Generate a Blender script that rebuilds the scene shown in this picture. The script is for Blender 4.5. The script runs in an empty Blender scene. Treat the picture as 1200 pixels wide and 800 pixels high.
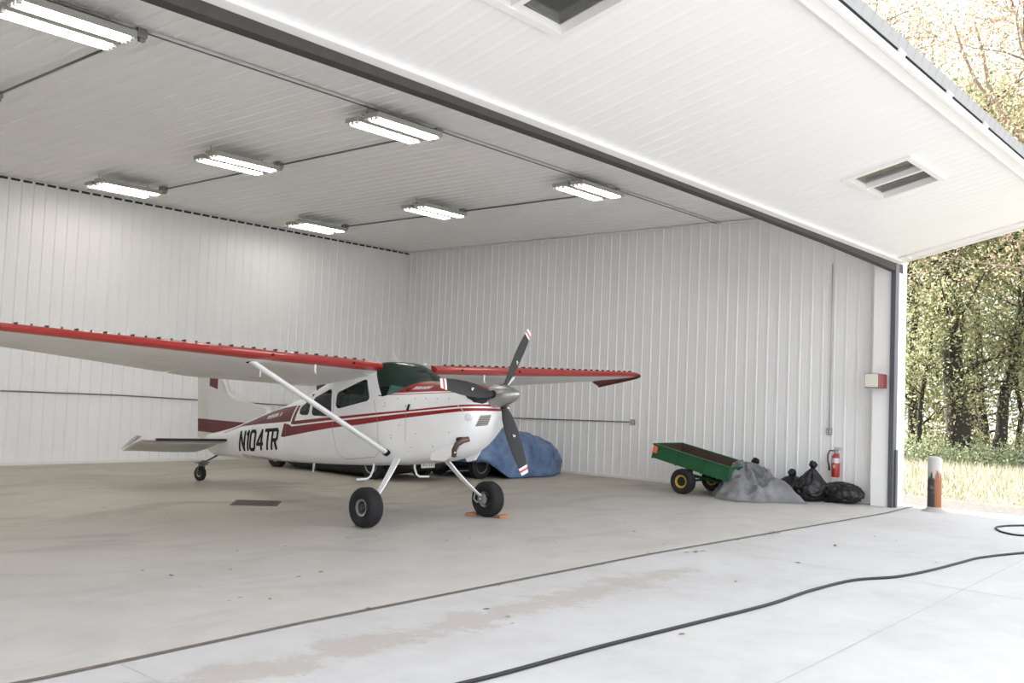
import bpy, bmesh, math, random
import numpy as np
from mathutils import Vector, Matrix, noise
R = math.radians
random.seed(7)
scn = bpy.context.scene
col = scn.collection

# ------------------------------------------------------------------ helpers
def link(o, parent=None):
    col.objects.link(o)
    if parent is not None: o.parent = parent
    return o
def tag(o, label=None, cat=None, group=None, kind=None):
    if label: o['label'] = label
    if cat: o['category'] = cat
    if group: o['group'] = group
    if kind: o['kind'] = kind
    return o
def empty(name, loc=(0, 0, 0), rot=(0, 0, 0), parent=None):
    o = bpy.data.objects.new(name, None); o.empty_display_size = .1
    link(o, parent); o.location = loc; o.rotation_euler = rot
    return o
def mesh_obj(name, me, mat=None, parent=None, smooth=False):
    o = bpy.data.objects.new(name, me)
    if mat is not None:
        for m in (mat if isinstance(mat, (list, tuple)) else [mat]): me.materials.append(m)
    if smooth: me.shade_smooth()
    return link(o, parent)
class B:
    """collects shapes for one mesh"""
    def __init__(s): s.bm = bmesh.new()
    def box(s, x0, x1, y0, y1, z0, z1, mi=0, M=None):
        v = [s.bm.verts.new(p) for p in ((x0,y0,z0),(x1,y0,z0),(x1,y1,z0),(x0,y1,z0),(x0,y0,z1),(x1,y0,z1),(x1,y1,z1),(x0,y1,z1))]
        if M is not None:
            for q in v: q.co = M @ q.co
        for f in ((0,3,2,1),(4,5,6,7),(0,1,5,4),(1,2,6,5),(2,3,7,6),(3,0,4,7)):
            fc = s.bm.faces.new([v[i] for i in f]); fc.material_index = mi
        return s
    def loft(s, rings, closed=True, caps=True, mi=0):
        V = [[s.bm.verts.new(p) for p in r] for r in rings]
        n = len(V[0])
        for a, b in zip(V[:-1], V[1:]):
            for i in range(n if closed else n-1):
                j = (i+1) % n
                try:
                    f = s.bm.faces.new((a[i], a[j], b[j], b[i])); f.material_index = mi
                except ValueError: pass
        if caps and closed:
            for r in (V[0][::-1], V[-1]):
                try:
                    f = s.bm.faces.new(r); f.material_index = mi
                except ValueError: pass
        return V
    def tube(s, pts, r, n=8, mi=0, flat=None):
        pts = [Vector(p) for p in pts]; rs = r if isinstance(r, (list, tuple)) else [r]*len(pts)
        rings = []; up = None
        for i, p in enumerate(pts):
            d = (pts[min(i+1, len(pts)-1)] - pts[max(i-1, 0)]).normalized()
            if up is None:
                up = Vector((0,0,1)) if abs(d.z) < .9 else Vector((0,1,0))
            a = d.cross(up).normalized(); up = a.cross(d).normalized()
            rings.append([p + rs[i]*(math.cos(2*math.pi*k/n)*a + (flat or 1)*math.sin(2*math.pi*k/n)*up) for k in range(n)])
        s.loft(rings, mi=mi); return s
    def lathe(s, prof, M=None, n=32, mi=0, closed=False):
        """profile (axial x, radius) about local X"""
        rings = []
        for x, r in prof:
            ring = [Vector((x, r*math.cos(2*math.pi*k/n), r*math.sin(2*math.pi*k/n))) for k in range(n)]
            if M is not None: ring = [M @ p for p in ring]
            rings.append(ring)
        if closed: rings.append(rings[0])
        s.loft(rings, caps=not closed, mi=mi); return s
    def prism(s, poly, axis, a, b, mi=0):
        """poly in the two other axes extruded from a to b along axis"""
        def P(p, t):
            q = list(p); q.insert(axis, t); return q
        s.loft([[P(p, a) for p in poly], [P(p, b) for p in poly]], mi=mi); return s
    def done(s, name, mat=None, parent=None, smooth=False, bevel=0, weld=False, angle=None):
        if weld: bmesh.ops.remove_doubles(s.bm, verts=s.bm.verts, dist=1e-5)
        bmesh.ops.recalc_face_normals(s.bm, faces=s.bm.faces)
        me = bpy.data.meshes.new(name); s.bm.to_mesh(me); s.bm.free()
        o = mesh_obj(name, me, mat, parent, smooth or angle is not None)
        if angle is not None:
            me.set_sharp_from_angle(angle=R(angle))
        if bevel:
            m = o.modifiers.new('bevel', 'BEVEL'); m.width = bevel; m.segments = 2; m.limit_method = 'ANGLE'; m.angle_limit = R(40)
        return o
def raw(name, verts, faces, mat, parent=None, smooth=False):
    me = bpy.data.meshes.new(name); me.from_pydata([tuple(v) for v in verts], [], faces); me.update()
    return mesh_obj(name, me, mat, parent, smooth)
def copy_tree(o, parent=None):
    c = o.copy(); link(c)
    if parent is not None: c.parent = parent
    for ch in list(o.children): copy_tree(ch, c)
    return c

# ------------------------------------------------------------------ materials
class N:
    def __init__(s, name):
        s.m = bpy.data.materials.new(name); s.m.use_nodes = True; s.t = s.m.node_tree
        s.b = s.t.nodes['Principled BSDF']; s.out = s.t.nodes['Material Output']
    def n(s, typ, ins=None, **kw):
        nd = s.t.nodes.new(typ)
        for k, v in kw.items(): setattr(nd, k, v)
        for k, v in (ins or {}).items():
            if hasattr(v, 'is_output') or isinstance(v, bpy.types.NodeSocket): s.t.links.new(v, nd.inputs[k])
            else: nd.inputs[k].default_value = v
        return nd
    def math(s, op, a, b=0.0, c=None):
        nd = s.t.nodes.new('ShaderNodeMath'); nd.operation = op
        for i, v in enumerate((a, b) if c is None else (a, b, c)):
            if isinstance(v, bpy.types.NodeSocket): s.t.links.new(v, nd.inputs[i])
            else: nd.inputs[i].default_value = v
        return nd.outputs[0]
    def mix(s, f, a, b):
        nd = s.t.nodes.new('ShaderNodeMix'); nd.data_type = 'RGBA'
        for k, v in ((0, f), (6, a), (7, b)):
            if isinstance(v, bpy.types.NodeSocket): s.t.links.new(v, nd.inputs[k])
            else: nd.inputs[k].default_value = v if k == 0 else (*v, 1) if len(v) == 3 else v
        return nd.outputs[2]
    def noise(s, vec, scale, detail=4, rough=.55):
        return s.n('ShaderNodeTexNoise', {'Vector': vec, 'Scale': scale, 'Detail': detail, 'Roughness': rough}).outputs['Fac']
    def ramp(s, f, stops):
        nd = s.n('ShaderNodeValToRGB', {'Fac': f}); e = nd.color_ramp.elements
        while len(e) < len(stops): e.new(.5)
        for el, (p, c) in zip(e, stops): el.position = p; el.color = (*c, 1) if len(c) == 3 else c
        return nd.outputs['Color']
    def step(s, f, a, b):
        return s.n('ShaderNodeMapRange', {'Value': f, 'From Min': a, 'From Max': b}, clamp=True).outputs[0]
    def obj(s, scale=(1, 1, 1)):
        tc = s.n('ShaderNodeTexCoord'); return s.n('ShaderNodeMapping', {'Vector': tc.outputs['Object'], 'Scale': scale}).outputs[0]
    def set(s, **kw):
        for k, v in kw.items():
            k = {'base': 'Base Color', 'rough': 'Roughness', 'metal': 'Metallic', 'normal': 'Normal', 'coat': 'Coat Weight', 'spec': 'Specular IOR Level'}.get(k, k)
            if isinstance(v, bpy.types.NodeSocket): s.t.links.new(v, s.b.inputs[k])
            else: s.b.inputs[k].default_value = (*v, 1) if isinstance(v, tuple) and len(v) == 3 else v
        return s.m
    def bump(s, h, strength=.3, dist=.02):
        return s.n('ShaderNodeBump', {'Height': h, 'Strength': strength, 'Distance': dist}).outputs[0]
def simple(name, base, rough=.5, metal=0, var=.06, scale=6, coat=0, bump=0):
    k = N(name); v = k.obj(); f = k.noise(v, scale)
    a = tuple(max(0, c*(1-var)) for c in base); b = tuple(min(1, c*(1+var)) for c in base)
    d = dict(base=k.mix(f, a, b), rough=rough, metal=metal, coat=coat)
    if bump: d['normal'] = k.bump(k.noise(v, scale*3), bump)
    return k.set(**d)
def emit(name, c, s):
    k = N(name); return k.set(base=c, **{'Emission Color': (*c, 1), 'Emission Strength': s})

WHITE_PAINT = simple('white_paint', (.87, .87, .87), .28, var=.03, coat=.3)
RED = simple('red_paint', (.38, .020, .017), .3, var=.08, coat=.4)
MAROON = simple('maroon_paint', (.11, .012, .015), .35, var=.1, coat=.2)
BLACK = simple('black_rubber', (.011, .011, .0125), .75, var=.2, bump=.15, scale=20)
DARK = simple('dark_interior', (.03, .033, .034), .8, var=.2)
METAL = simple('bare_metal', (.46, .455, .45), .38, 1, var=.1)
DULL = simple('dull_galvanised', (.36, .36, .36), .45, .7, var=.15)
PROP = simple('propeller_black', (.020, .020, .022), .6, var=.2, scale=25)
TIPWHITE = simple('blade_white', (.8, .8, .79), .4)
TIPRED = simple('blade_red', (.62, .05, .04), .4)
BROWN = simple('exhaust_steel', (.17, .12, .095), .45, .8, var=.3, scale=14)
STEEL = simple('header_steel', (.045, .038, .036), .7, var=.35, scale=9)
TRIMW = simple('white_trim', (.80, .78, .76), .45, var=.04)
GLASSN = N('tinted_glass'); 
def glass(name, tint, gloss=.9):
    k = N(name)
    tr = k.n('ShaderNodeBsdfTransparent', {'Color': (*tint, 1)}); gl = k.n('ShaderNodeBsdfGlossy', {'Color': (gloss, gloss, gloss, 1), 'Roughness': .03})
    lw = k.n('ShaderNodeLayerWeight', {'Blend': .22}); f = k.math('MULTIPLY_ADD', lw.outputs['Fresnel'], .8, .02)
    mx = k.n('ShaderNodeMixShader', {'Fac': f}); k.t.links.new(tr.outputs[0], mx.inputs[1]); k.t.links.new(gl.outputs[0], mx.inputs[2])
    k.t.links.new(mx.outputs[0], k.out.inputs['Surface']); return k.m
GLASS = glass('green_tinted_glass', (.36, .55, .51))
PANE = glass('door_window_glass', (.75, .76, .74))

def wall_mat(name, base, dirt):
    k = N(name); v = k.obj(); n1 = k.noise(v, .9, 5); n2 = k.noise(k.obj((6, 6, .5)), 3, 4)
    f = k.math('MULTIPLY', k.step(n1, .4, .75), k.step(n2, .3, .8))
    return k.set(base=k.mix(f, base, dirt), rough=.38, normal=k.bump(n2, .02))
WALL = wall_mat('white_ribbed_steel', (.88, .88, .875), (.83, .825, .815))
CEIL = wall_mat('white_ceiling_steel', (.88, .875, .865), (.82, .81, .795))
LEAF = wall_mat('door_panel_steel', (.86, .855, .845), (.82, .81, .795))

# concrete inside
k = N('hangar_concrete'); v = k.obj()
n1 = k.noise(v, .35, 5); n2 = k.noise(v, 2.2, 6, .6); n3 = k.noise(v, 30, 3)
dis = k.n('ShaderNodeVectorMath', {0: v, 1: k.n('ShaderNodeVectorMath', {0: k.n('ShaderNodeTexNoise', {'Vector': v, 'Scale': .25, 'Detail': 2}).outputs['Color'], 'Scale': 4.0}, operation='SCALE').outputs[0]}, operation='ADD').outputs[0]
sm = k.noise(k.n('ShaderNodeMapping', {'Vector': dis, 'Scale': (.35, 1.9, 1)}).outputs[0], 1.0, 5, .6)      # sweeping tyre smears
base = k.ramp(n1, [(.3, (.40, .36, .295)), (.5, (.49, .45, .375)), (.7, (.56, .525, .455))])
base = k.mix(k.math('MULTIPLY', k.step(sm, .52, .66), .75), base, (.32, .295, .26))
base = k.mix(k.math('MULTIPLY', k.step(n2, .5, .75), .35), base, (.55, .53, .50))
sx = k.n('ShaderNodeSeparateXYZ', {'Vector': v})
wash = k.step(k.math('ADD', sx.outputs['Y'], k.math('MULTIPLY', k.noise(v, .5, 4), 3.0)), 13.6, 9.6)    # rain-washed, paler concrete by the doorway
base = k.mix(k.math('MULTIPLY', wash, .80), base, k.ramp(k.noise(v, 1.3, 6, .62), [(.3, (.45, .44, .425)), (.55, (.52, .51, .495)), (.75, (.57, .56, .55))]))
base = k.mix(k.math('MULTIPLY', k.step(sm, .54, .70), .28), base, (.38, .36, .33))
base = k.mix(k.math('MULTIPLY', k.step(k.noise(v, 7, 5, .7), .62, .78), .25), base, (.40, .37, .33))
CONC = k.set(base=base, rough=k.math('MULTIPLY_ADD', n2, .3, .38), normal=k.bump(n3, .06, .01))
# apron
k = N('apron_concrete'); v = k.obj()
n1 = k.noise(v, .5, 5); n2 = k.noise(v, 14, 5, .7); n3 = k.noise(v, 60, 2)
base = k.ramp(k.math('ADD', k.math('MULTIPLY', n1, .6), k.math('MULTIPLY', k.noise(v, 3.5, 6, .65), .4)), [(.32, (.43, .42, .415)), (.5, (.50, .493, .49)), (.66, (.54, .535, .533))])
base = k.mix(k.math('MULTIPLY', k.step(n2, .60, .75), .22), base, (.36, .345, .33))
sx = k.n('ShaderNodeSeparateXYZ', {'Vector': v}); Y = sx.outputs['Y']; X = sx.outputs['X']
ctr = k.math('ADD', Y, k.math('MULTIPLY', k.math('SUBTRACT', X, 3.0), -.03))
band = k.math('SUBTRACT', 1.0, k.math('MULTIPLY', k.math('ABSOLUTE', k.math('SUBTRACT', ctr, 5.05)), 1.9))
band = k.math('MULTIPLY', band, k.step(X, 10.5, 8.2))
bl = k.noise(v, 2.6, 6, .7)
fine = k.noise(k.obj((1, 2.2, 1)), 22, 6, .75)
flake = k.step(k.math('ADD', k.math('MULTIPLY', band, .45), k.math('ADD', bl, k.math('MULTIPLY', fine, .55))), 1.02, 1.12)
base = k.mix(k.math('MULTIPLY', flake, .62), base, (.38, .335, .30))
APRON = k.set(base=base, rough=.75, normal=k.bump(n3, .05, .01))
# outside ground: gravel then grass
k = N('ground_soil'); v = k.obj()
n1 = k.noise(v, .45, 5); n2 = k.noise(v, 9, 6, .7); n3 = k.noise(v, 3, 4)
gv = k.ramp(n2, [(.35, (.065, .06, .055)), (.65, (.12, .113, .105))])
gr = k.ramp(n3, [(.3, (.08, .09, .05)), (.5, (.13, .13, .085)), (.7, (.17, .16, .115))])
sx = k.n('ShaderNodeSeparateXYZ', {'Vector': v})
f = k.step(k.math('ADD', sx.outputs['X'], k.math('MULTIPLY', n1, 3.0)), 22.0, 23.5)
SOIL = k.set(base=k.mix(f, gv, gr), rough=.95, normal=k.bump(n2, .4, .03))

# ------------------------------------------------------------------ setting dimensions
YB, XR, XL, ZC = 19.74, 18.3, -6.0, 5.66
YF = 6.2          # plane of the doorway
HZ = 4.52         # hinge height
RIB = .2335
def ribbed(name, axis_len, other, mat, place, start=0.0, rib_h=.019, minor=True, parent=None):
    """ribbed steel sheet: profile along a, extruded along b; place(a, b, h) -> xyz"""
    prof = []
    a = start
    while a < axis_len:
        prof += [(a, 0), (a+.014, rib_h), (a+.036, rib_h), (a+.050, 0)]
        if minor:
            for m in (.105, .165): prof += [(a+m, 0), (a+m+.008, .0035), (a+m+.016, 0)]
        a += RIB
    prof = [(0, 0)] + [p for p in prof if 0 < p[0] < axis_len] + [(axis_len, 0)]
    vs = []; fs = []
    b0, b1 = other
    for p in prof: vs += [place(p[0], b0, p[1]), place(p[0], b1, p[1])]
    for i in range(len(prof)-1): fs.append((2*i, 2*i+2, 2*i+3, 2*i+1))
    return raw(name, vs, fs, mat, parent)
def st(o): return tag(o, kind='structure')

st(ribbed('wall_back', XR-XL, (0, ZC), WALL, lambda a, b, h: (XL+a, YB-h, b), start=.08))
w = st(ribbed('wall_right', YB-6.4, (0, ZC), WALL, lambda a, b, h: (XR-h, 6.4+a, b), start=.10))
st(ribbed('wall_left', YB-6.4, (0, ZC), WALL, lambda a, b, h: (XL+h, 6.4+a, b)))
st(ribbed('ceiling', XR-XL, (6.3, YB), CEIL, lambda a, b, h: (XL+a, b, ZC-h), start=.05))
st(B().box(XL-.3, 18.45, 6.32, 6.44, 4.62, 6.6).done('wall_front', TRIMW))
st(B().box(XL-.5, XR+.5, 6.3, YB+.4, 6.3, 6.6).box(XL-.3, XL-.05, 6.3, YB+.3, -.1, 6.3).box(XR+.05, XR+.3, 6.9, YB+.3, -.1, 6.3).box(XL-.3, XR+.3, YB+.05, YB+.3, -.1, 6.3).done('roof', DULL))
# joint polyline between slab and apron (X, Y)
joint = [(-6.5, 5.72), (2.6, 5.72), (4.5, 5.86), (6.9, 5.94), (9.5, 6.02), (13.0, 5.98), (17.0, 5.93), (18.9, 6.06)]
fl = B()
vs = [fl.bm.verts.new((x, y+.012, 0)) for x, y in joint] + [fl.bm.verts.new((18.9, YB+.3, 0)), fl.bm.verts.new((-6.5, YB+.3, 0))]
fl.bm.faces.new(vs); st(fl.done('floor', CONC))
fl = B()
vs = [fl.bm.verts.new((x, y-.012, -.004)) for x, y in joint] + [fl.bm.verts.new(p) for p in ((18.95, 4.9, -.004), (19.2, 2.0, -.004), (19.2, -14, -.004), (-14, -14, -.004), (-14, 5.72, -.004))]
fl.bm.faces.new(vs); st(fl.done('ground_apron', APRON))
JOINTM = simple('joint_dirt', (.15, .125, .10), .95, var=.5, scale=12)
SEAM = simple('saw_cut', (.42, .41, .40), .95, var=.2)
j = B()
for (a, b) in zip(joint[:-1], joint[1:]):
    vs = [j.bm.verts.new(p) for p in ((a[0], a[1]-.03, .0015), (b[0], b[1]-.03, .0015), (b[0], b[1]+.022, .0015), (a[0], a[1]+.022, .0015))]
    j.bm.faces.new(vs)
st(j.done('trim_1', JOINTM))
def seam(name, p, q, w, m=SEAM):
    p, q = Vector((*p, -.0025)), Vector((*q, -.0025)); n = Vector((-(q-p).y, (q-p).x, 0)).normalized()*w/2
    return st(raw(name, [p-n, q-n, q+n, p+n], [(0, 1, 2, 3)], m))
seam('trim_2', (3.62, 2.64), (19.91, 3.16), .012)
seam('trim_3', (10.6, 5.9), (10.35, 2.3), .012)
seam('trim_4', (3.0, 3.2), (3.05, 5.7), .012)
g = B(); g.bm.faces.new([g.bm.verts.new(p) for p in ((-70, -60, -.03), (110, -60, -.03), (110, 120, -.03), (-70, 120, -.03))]); st(g.done('ground', SOIL))
# closure dashes along the top of the back wall, trims
tb = B(); x = XL+.1
while x < XR-.1:
    tb.box(x, x+.165, YB-.045, YB-.015, ZC-.075, ZC-.035); x += RIB
st(tb.done('trim_5', DARK))
st(B().box(XL, XR, YB-.035, YB-.001, 0, .05).done('baseboard_back', TRIMW))
st(B().box(XR-.035, XR-.001, 6.7, YB-.04, 0, .05).done('baseboard_right', TRIMW))
st(B().box(XR-.05, XR-.02, 6.5, YB, ZC-.05, ZC-.021).done('trim_6', CEIL))
# ceiling seams (overlap lines running along the building)
st(B().box(XL, XR, 9.965, 9.985, ZC-.032, ZC-.019).done('trim_7', simple('lap_line', (.42, .41, .39), .6)))

# right door jamb: white column, dark steel guide, white outer corner
jb = st(B().box(18.03, 18.45, 6.27, 6.60, 0, 4.62).done('trim_8', WALL, bevel=.004))
st(B().box(17.97, 18.15, 6.18, 6.265, 0, 4.52).box(18.06, 18.16, 6.15, 6.18, 0, 1.05).done('trim_9', simple('guide_steel', (.10, .10, .115), .5, .3)))
st(B().box(18.165, 18.46, 6.2, 6.27, 0, 4.7).box(18.46, 18.62, 6.2, 6.9, 0, 4.7).done('trim_10', TRIMW))
st(B().box(XL-.3, XL+.3, 6.2, 6.6, 0, 4.7).done('trim_11', TRIMW))
# header tube
hd = B(); rings = []
for x, dz in ((XL, .0), (3, -.03), (6, .0), (9, .02), (12, .02), (15, .0), (17, -.04), (18.38, -.075)):
    rings.append([(x, 6.19, HZ-.10+dz), (x, 6.32, HZ-.10+dz), (x, 6.32, HZ+.12), (x, 6.19, HZ+.06+dz)])
hd.loft(rings); st(hd.done('trim_12', STEEL))

# ------------------------------------------------------------------ raised bifold door
AD = R(13.2)
door = st(empty('door_1', (0, YF, HZ+.02), (AD, 0, math.pi)))   # local x -> -X world, local y -> outwards (-Y) and up
# local coordinates: u = -X, s outward
def D(x, s, h): return (-x, s, h)     # world X, distance outward, height above the underside
DXR, SL = 18.16, 2.86
# underside skin with ribs, leaving the two windows open
wins = [(4.92, 6.21, 1.29, 2.06), (12.50, 13.79, 1.29, 2.06)]
def skin():
    cuts_x = [XL]; 
    for w in wins: cuts_x += [w[0], w[1]]
    cuts_x.append(DXR-.40)
    vs = []; fs = []
    def strip(xa, xb, s0, s1):
        a = XL + math.floor((xa-XL)/RIB)*RIB - RIB; prof = []
        while a < xb+RIB:
            prof += [(a, 0), (a+.030, .0065), (a+.052, .0065), (a+.084, 0)]; a += RIB
        prof = [(xa, 0)] + [p for p in prof if xa < p[0] < xb] + [(xb, 0)]
        i0 = len(vs)
        for p in prof: vs.extend([D(p[0], s0, -p[1]), D(p[0], s1, -p[1])])
        for i in range(len(prof)-1): fs.append((i0+2*i, i0+2*i+2, i0+2*i+3, i0+2*i+1))
    for i in range(len(cuts_x)-1):
        xa, xb = cuts_x[i], cuts_x[i+1]
        w = [w for w in wins if abs(w[0]-xa) < 1e-6]
        if w: strip(xa, xb, .02, w[0][2]); strip(xa, xb, w[0][3], SL)
        else: strip(xa, xb, .02, SL)
    return raw('door_leaf', vs, fs, LEAF, door)
skin()
e = B()
e.box(-DXR+.0, -XL, -.02, .10, -.045, .02)                    # hinge edge trim
e.box(-DXR, -(DXR-.06), 0, SL, -.05, .2); e.box(-(DXR-.40), -(DXR-.36), .25, SL-.1, -.035, 0); e.box(-(DXR-.37), -(DXR-.055), .0, SL, -.012, .04)
e.box(-DXR+.1, -(DXR-.40), .22, .27, -.035, 0); e.box(-DXR+.1, -(DXR-.40), SL-.2, SL-.14, -.03, 0)
e.done('side_trim', TRIMW, door, bevel=.004)
e = B(); e.box(-DXR, -XL, SL, SL+.17, -.055, .05); e.box(-DXR, -XL, SL+.01, SL+.03, -.07, -.05); e.box(-DXR, -XL, SL+.14, SL+.18, -.068, -.05)
e.done('edge_trim', TRIMW, door, bevel=.004)
# back of the lower leaf and the folded upper leaf above it
e = B()
cx = [XL] + [c for w in wins for c in w[:2]] + [DXR-.05]
for i in range(0, len(cx)-1):
    if i % 2 == 0: e.box(-cx[i+1], -cx[i], .03, SL+.05, .10, .16)
    else:
        w = wins[i//2]; e.box(-cx[i+1], -cx[i], .03, w[2], .10, .16); e.box(-cx[i+1], -cx[i], w[3], SL+.05, .10, .16)
e.done('leaf_frame', TRIMW, door)
GREYM = simple('grey_sheet_steel', (.30, .30, .30), .5, .2, var=.08)
vs = []; fs = []; prof = []
a = XL
while a < DXR+.1:
    prof += [(a, 0), (a+.016, .018), (a+.05, .018), (a+.066, 0)]; a += RIB
for p in prof: vs += [D(p[0], .1, .34), D(p[0], SL+.13, .13), D(p[0], SL+.17, .10), D(p[0], SL+.23+p[1]*.5, .205), D(p[0], SL+.10+p[1]*.5, .26), D(p[0], .1, .50)]
for i in range(len(prof)-1):
    for q in range(5): fs.append((6*i+q, 6*i+q+1, 6*i+6+q+1, 6*i+6+q))
raw('upper_leaf', vs, fs, GREYM, door)
e = B(); x = XL+1.0
e.box(-DXR, -XL, SL+.10, SL+.155, .05, .14)
e.done('rubber_seal', BLACK, door)
for x in (5.6, 7.6, 9.55, 11.1, 12.55, 14.6, 16.6):
    B().box(-x-.05, -x+.05, SL+.1, SL+.18, .04, .14).tube([D(x-.07, SL+.17, .08), D(x+.07, SL+.17, .08)], .025).done('hinge', TRIMW, door)
for wi, (x0, x1, s0, s1) in enumerate(wins):
    fr = B(); t = .07
    fr.box(-x1-t, -x0+t, s0-t, s0, -.035, .12); fr.box(-x1-t, -x0+t, s1, s1+t, -.035, .12)
    fr.box(-x0, -x0+t, s0, s1, -.035, .12); fr.box(-x1-t, -x1, s0, s1, -.035, .12)
    xd = (x0+x1)/2+.02; fr.box(-xd-.03, -xd+.03, s0, s1, -.02, .10)
    f = fr.done('window_frame', TRIMW, door)
    for (a, b) in ((x0, xd), (xd, x1)):
        B().box(-b, -a, s0, s1, .055, .062).done('window_pane', PANE, f)
# ------------------------------------------------------------------ ceiling lights, conduits
TUBE = emit('lamp_tube', (1.0, .965, .91), 8.0)
LAMPE = simple('lamp_end', (.66, .66, .62), .5)
LAMPW = simple('lamp_reflector', (.40, .39, .36), .4, .1)
def make_light():
    r = empty('ceiling_light')
    h = B()
    for s2 in (-1, 1):
        ya, yb = sorted((s2*.06, s2*.34)); h.box(-.61, .61, ya, yb, .058, .09)
        for y in (ya, yb-.008): h.box(-.61, .61, y, y+.008, .008, .06)
        for x in (-.618, .61): h.box(x, x+.008, ya, yb, .02, .09)
    h.box(-.58, .58, -.055, .055, .10, .13)
    h.done('housing', LAMPW, r, bevel=.004)
    for y in (-.285, -.20, -.115, .115, .20, .285):
        tb_ = B().tube([(-.56, y, .012), (.56, y, .012)], .015, 10).done('lamp_tube', TUBE, r, smooth=False)
        for sx_ in (-1, 1): B().box(sx_*.585-.02, sx_*.585+.02, y-.020, y+.020, -.010, .055).done('lamp_holder', LAMPE, tb_)
    for sx_ in (-.5, .5):
        B().tube([(sx_, 0, .10), (sx_-.02, 0, .24)], .006, 5).done('hanger', DULL, r)
    B().tube([(.62, .04, .06), (.70, .02, .0), (.78, -.01, .03), (.80, -.02, .12)], .009, 6).done('power_cord', TRIMW, r)
    return r
light0 = make_light()
colsX = [(4.36, 'leftmost'), (9.02, 'middle'), (13.68, 'right-hand'), (-.30, 'hidden')]
rowsY = [(10.13, 'front'), (14.03, 'middle'), (17.88, 'back')]
lab = {(0,0): 'bright tube light fixture cropped at the top left corner of the photo', (0,1): 'tube light fixture just outside the left edge beside a junction box', (0,2): 'tube light fixture at the back left outside the photo',
 (3,0): 'tube light fixture far left of the photo, front row', (3,1): 'tube light fixture far left of the photo, middle row', (3,2): 'tube light fixture far left of the photo, back row',
 (1,0): 'tube light fixture hanging nearest the door header in the middle column of lights', (1,1): 'tube light fixture second from the header in the middle column of lights', (1,2): 'tube light fixture close to the back wall in the left part of the ceiling',
 (2,0): 'tube light fixture nearest the right wall, hanging just behind the door header', (2,1): 'tube light fixture halfway along the right-hand column of lights', (2,2): 'small looking tube light fixture near the corner of back and right walls'}
first = True
for i, (x, _) in enumerate(colsX):
    for jx, (y, _) in enumerate(rowsY):
        o = light0 if first else copy_tree(light0); first = False
        o.location = (x, y, 5.42); tag(o, lab[(i, jx)], 'ceiling light', 'tube lights under the hangar ceiling')
CABLE = simple('grey_conduit', (.16, .16, .155), .45, .6)
def conduit(name, pts, r, label, m=CABLE, boxes=()):
    o = B().tube(pts, r, 8).done(name, m, None, smooth=True); tag(o, label, 'conduit'); return o
BOXM = simple('junction_box_steel', (.30, .30, .29), .4, .7)
jb0 = None
bl = {(0,0): 'steel junction box at the end of the top left light', (0,1): 'steel junction box at the left edge of the photo under the ceiling', (1,0): 'steel junction box beside the light nearest the door header', (1,1): 'steel junction box beside the second light of the middle column',
      (1,2): 'steel junction box beside the light close to the back wall', (2,0): 'steel junction box beside the light nearest the right wall', (2,1): 'steel junction box beside the middle light of the right-hand column', (2,2): 'steel junction box beside the light in the far corner'}
for (i, jx), l in bl.items():
    x, y = colsX[i][0]+.80, rowsY[jx][0]-.05
    if jb0 is None:
        jb0 = B().box(-.06, .06, -.05, .05, -.05, .05).box(-.10, -.06, -.03, .03, -.03, .03).box(-.02, .05, -.03, .03, -.09, -.05).done('junction_box', BOXM, bevel=.006); o = jb0
    else: o = link(jb0.copy())
    o.location = (x, y, 5.60); tag(o, l, 'junction box', 'junction boxes on the ceiling')
for i, (l, y1) in enumerate((('dark conduit running back from the top left ceiling light', 13.9), ('dark conduit joining the middle column of ceiling lights', 17.8), ('dark conduit joining the right-hand column of ceiling lights', 17.8))):
    conduit('conduit', [(colsX[i][0]+.80, 10.1, 5.60), (colsX[i][0]+.80, y1, 5.60)], .016, l)
conduit('conduit', [(XL+.3, 10.06, 5.615), (18.2, 10.06, 5.615)], .010, 'thin conduit crossing the whole ceiling behind the door header')
conduit('conduit', [(XL+.3, YB-.06, 1.56), (10.1, YB-.06, 1.43), (17.9, YB-.06, 1.20)], .014, 'grey conduit running along the back wall at waist height')
conduit('conduit', [(XR-.05, 19.5, 1.15), (XR-.05, 15, 1.22), (XR-.05, 12.1, 1.28)], .014, 'grey conduit running along the right wall behind the propeller')
conduit('conduit', [(XR-.05, 7.50, 4.6), (XR-.05, 7.50, 1.38)], .013, 'grey vertical conduit above the fire extinguisher', simple('pale_conduit', (.5, .5, .5), .5))
def outlet(y, z, l):
    r = B().box(XR-.07, XR-.019, y-.055, y+.055, z-.06, z+.06).done('outlet_box', BOXM, bevel=.006); tag(r, l, 'outlet', 'outlets on the right wall')
    B().box(XR-.076, XR-.07, y-.04, y+.04, z-.045, z+.045).done('cover_plate', simple('cover', (.6, .6, .6), .4), r)
    B().box(XR-.079, XR-.076, y-.015, y+.015, z+.01, z+.03).box(XR-.079, XR-.076, y-.015, y+.015, z-.03, z-.01).done('socket', DARK, r)
outlet(12.05, 1.28, 'outlet box at the end of the conduit on the right wall')
outlet(7.50, 1.32, 'outlet box above the red fire extinguisher')
# red signal box on the jamb
sg = empty('signal_box', (17.94, 6.40, 2.30)); tag(sg, 'red box with cream front fixed to the white door jamb', 'signal box')
MS = Matrix.Rotation(R(-38), 4, 'Z')
B().box(-.42, .0, -.10, .16, -.13, .13).done('housing', simple('red_enamel', (.16, .02, .02), .55), sg, bevel=.006)
B().box(-.43, -.42, -.09, .15, -.12, .12).done('lens', simple('cream_lens', (.72, .68, .60), .4), sg, bevel=.004)
B().box(.0, .09, -.06, .06, -.09, .09).box(-.01, .02, -.08, -.05, -.03, .03).done('bracket', DULL, sg, bevel=.004)
sg.rotation_euler = (0, 0, 0)
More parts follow.
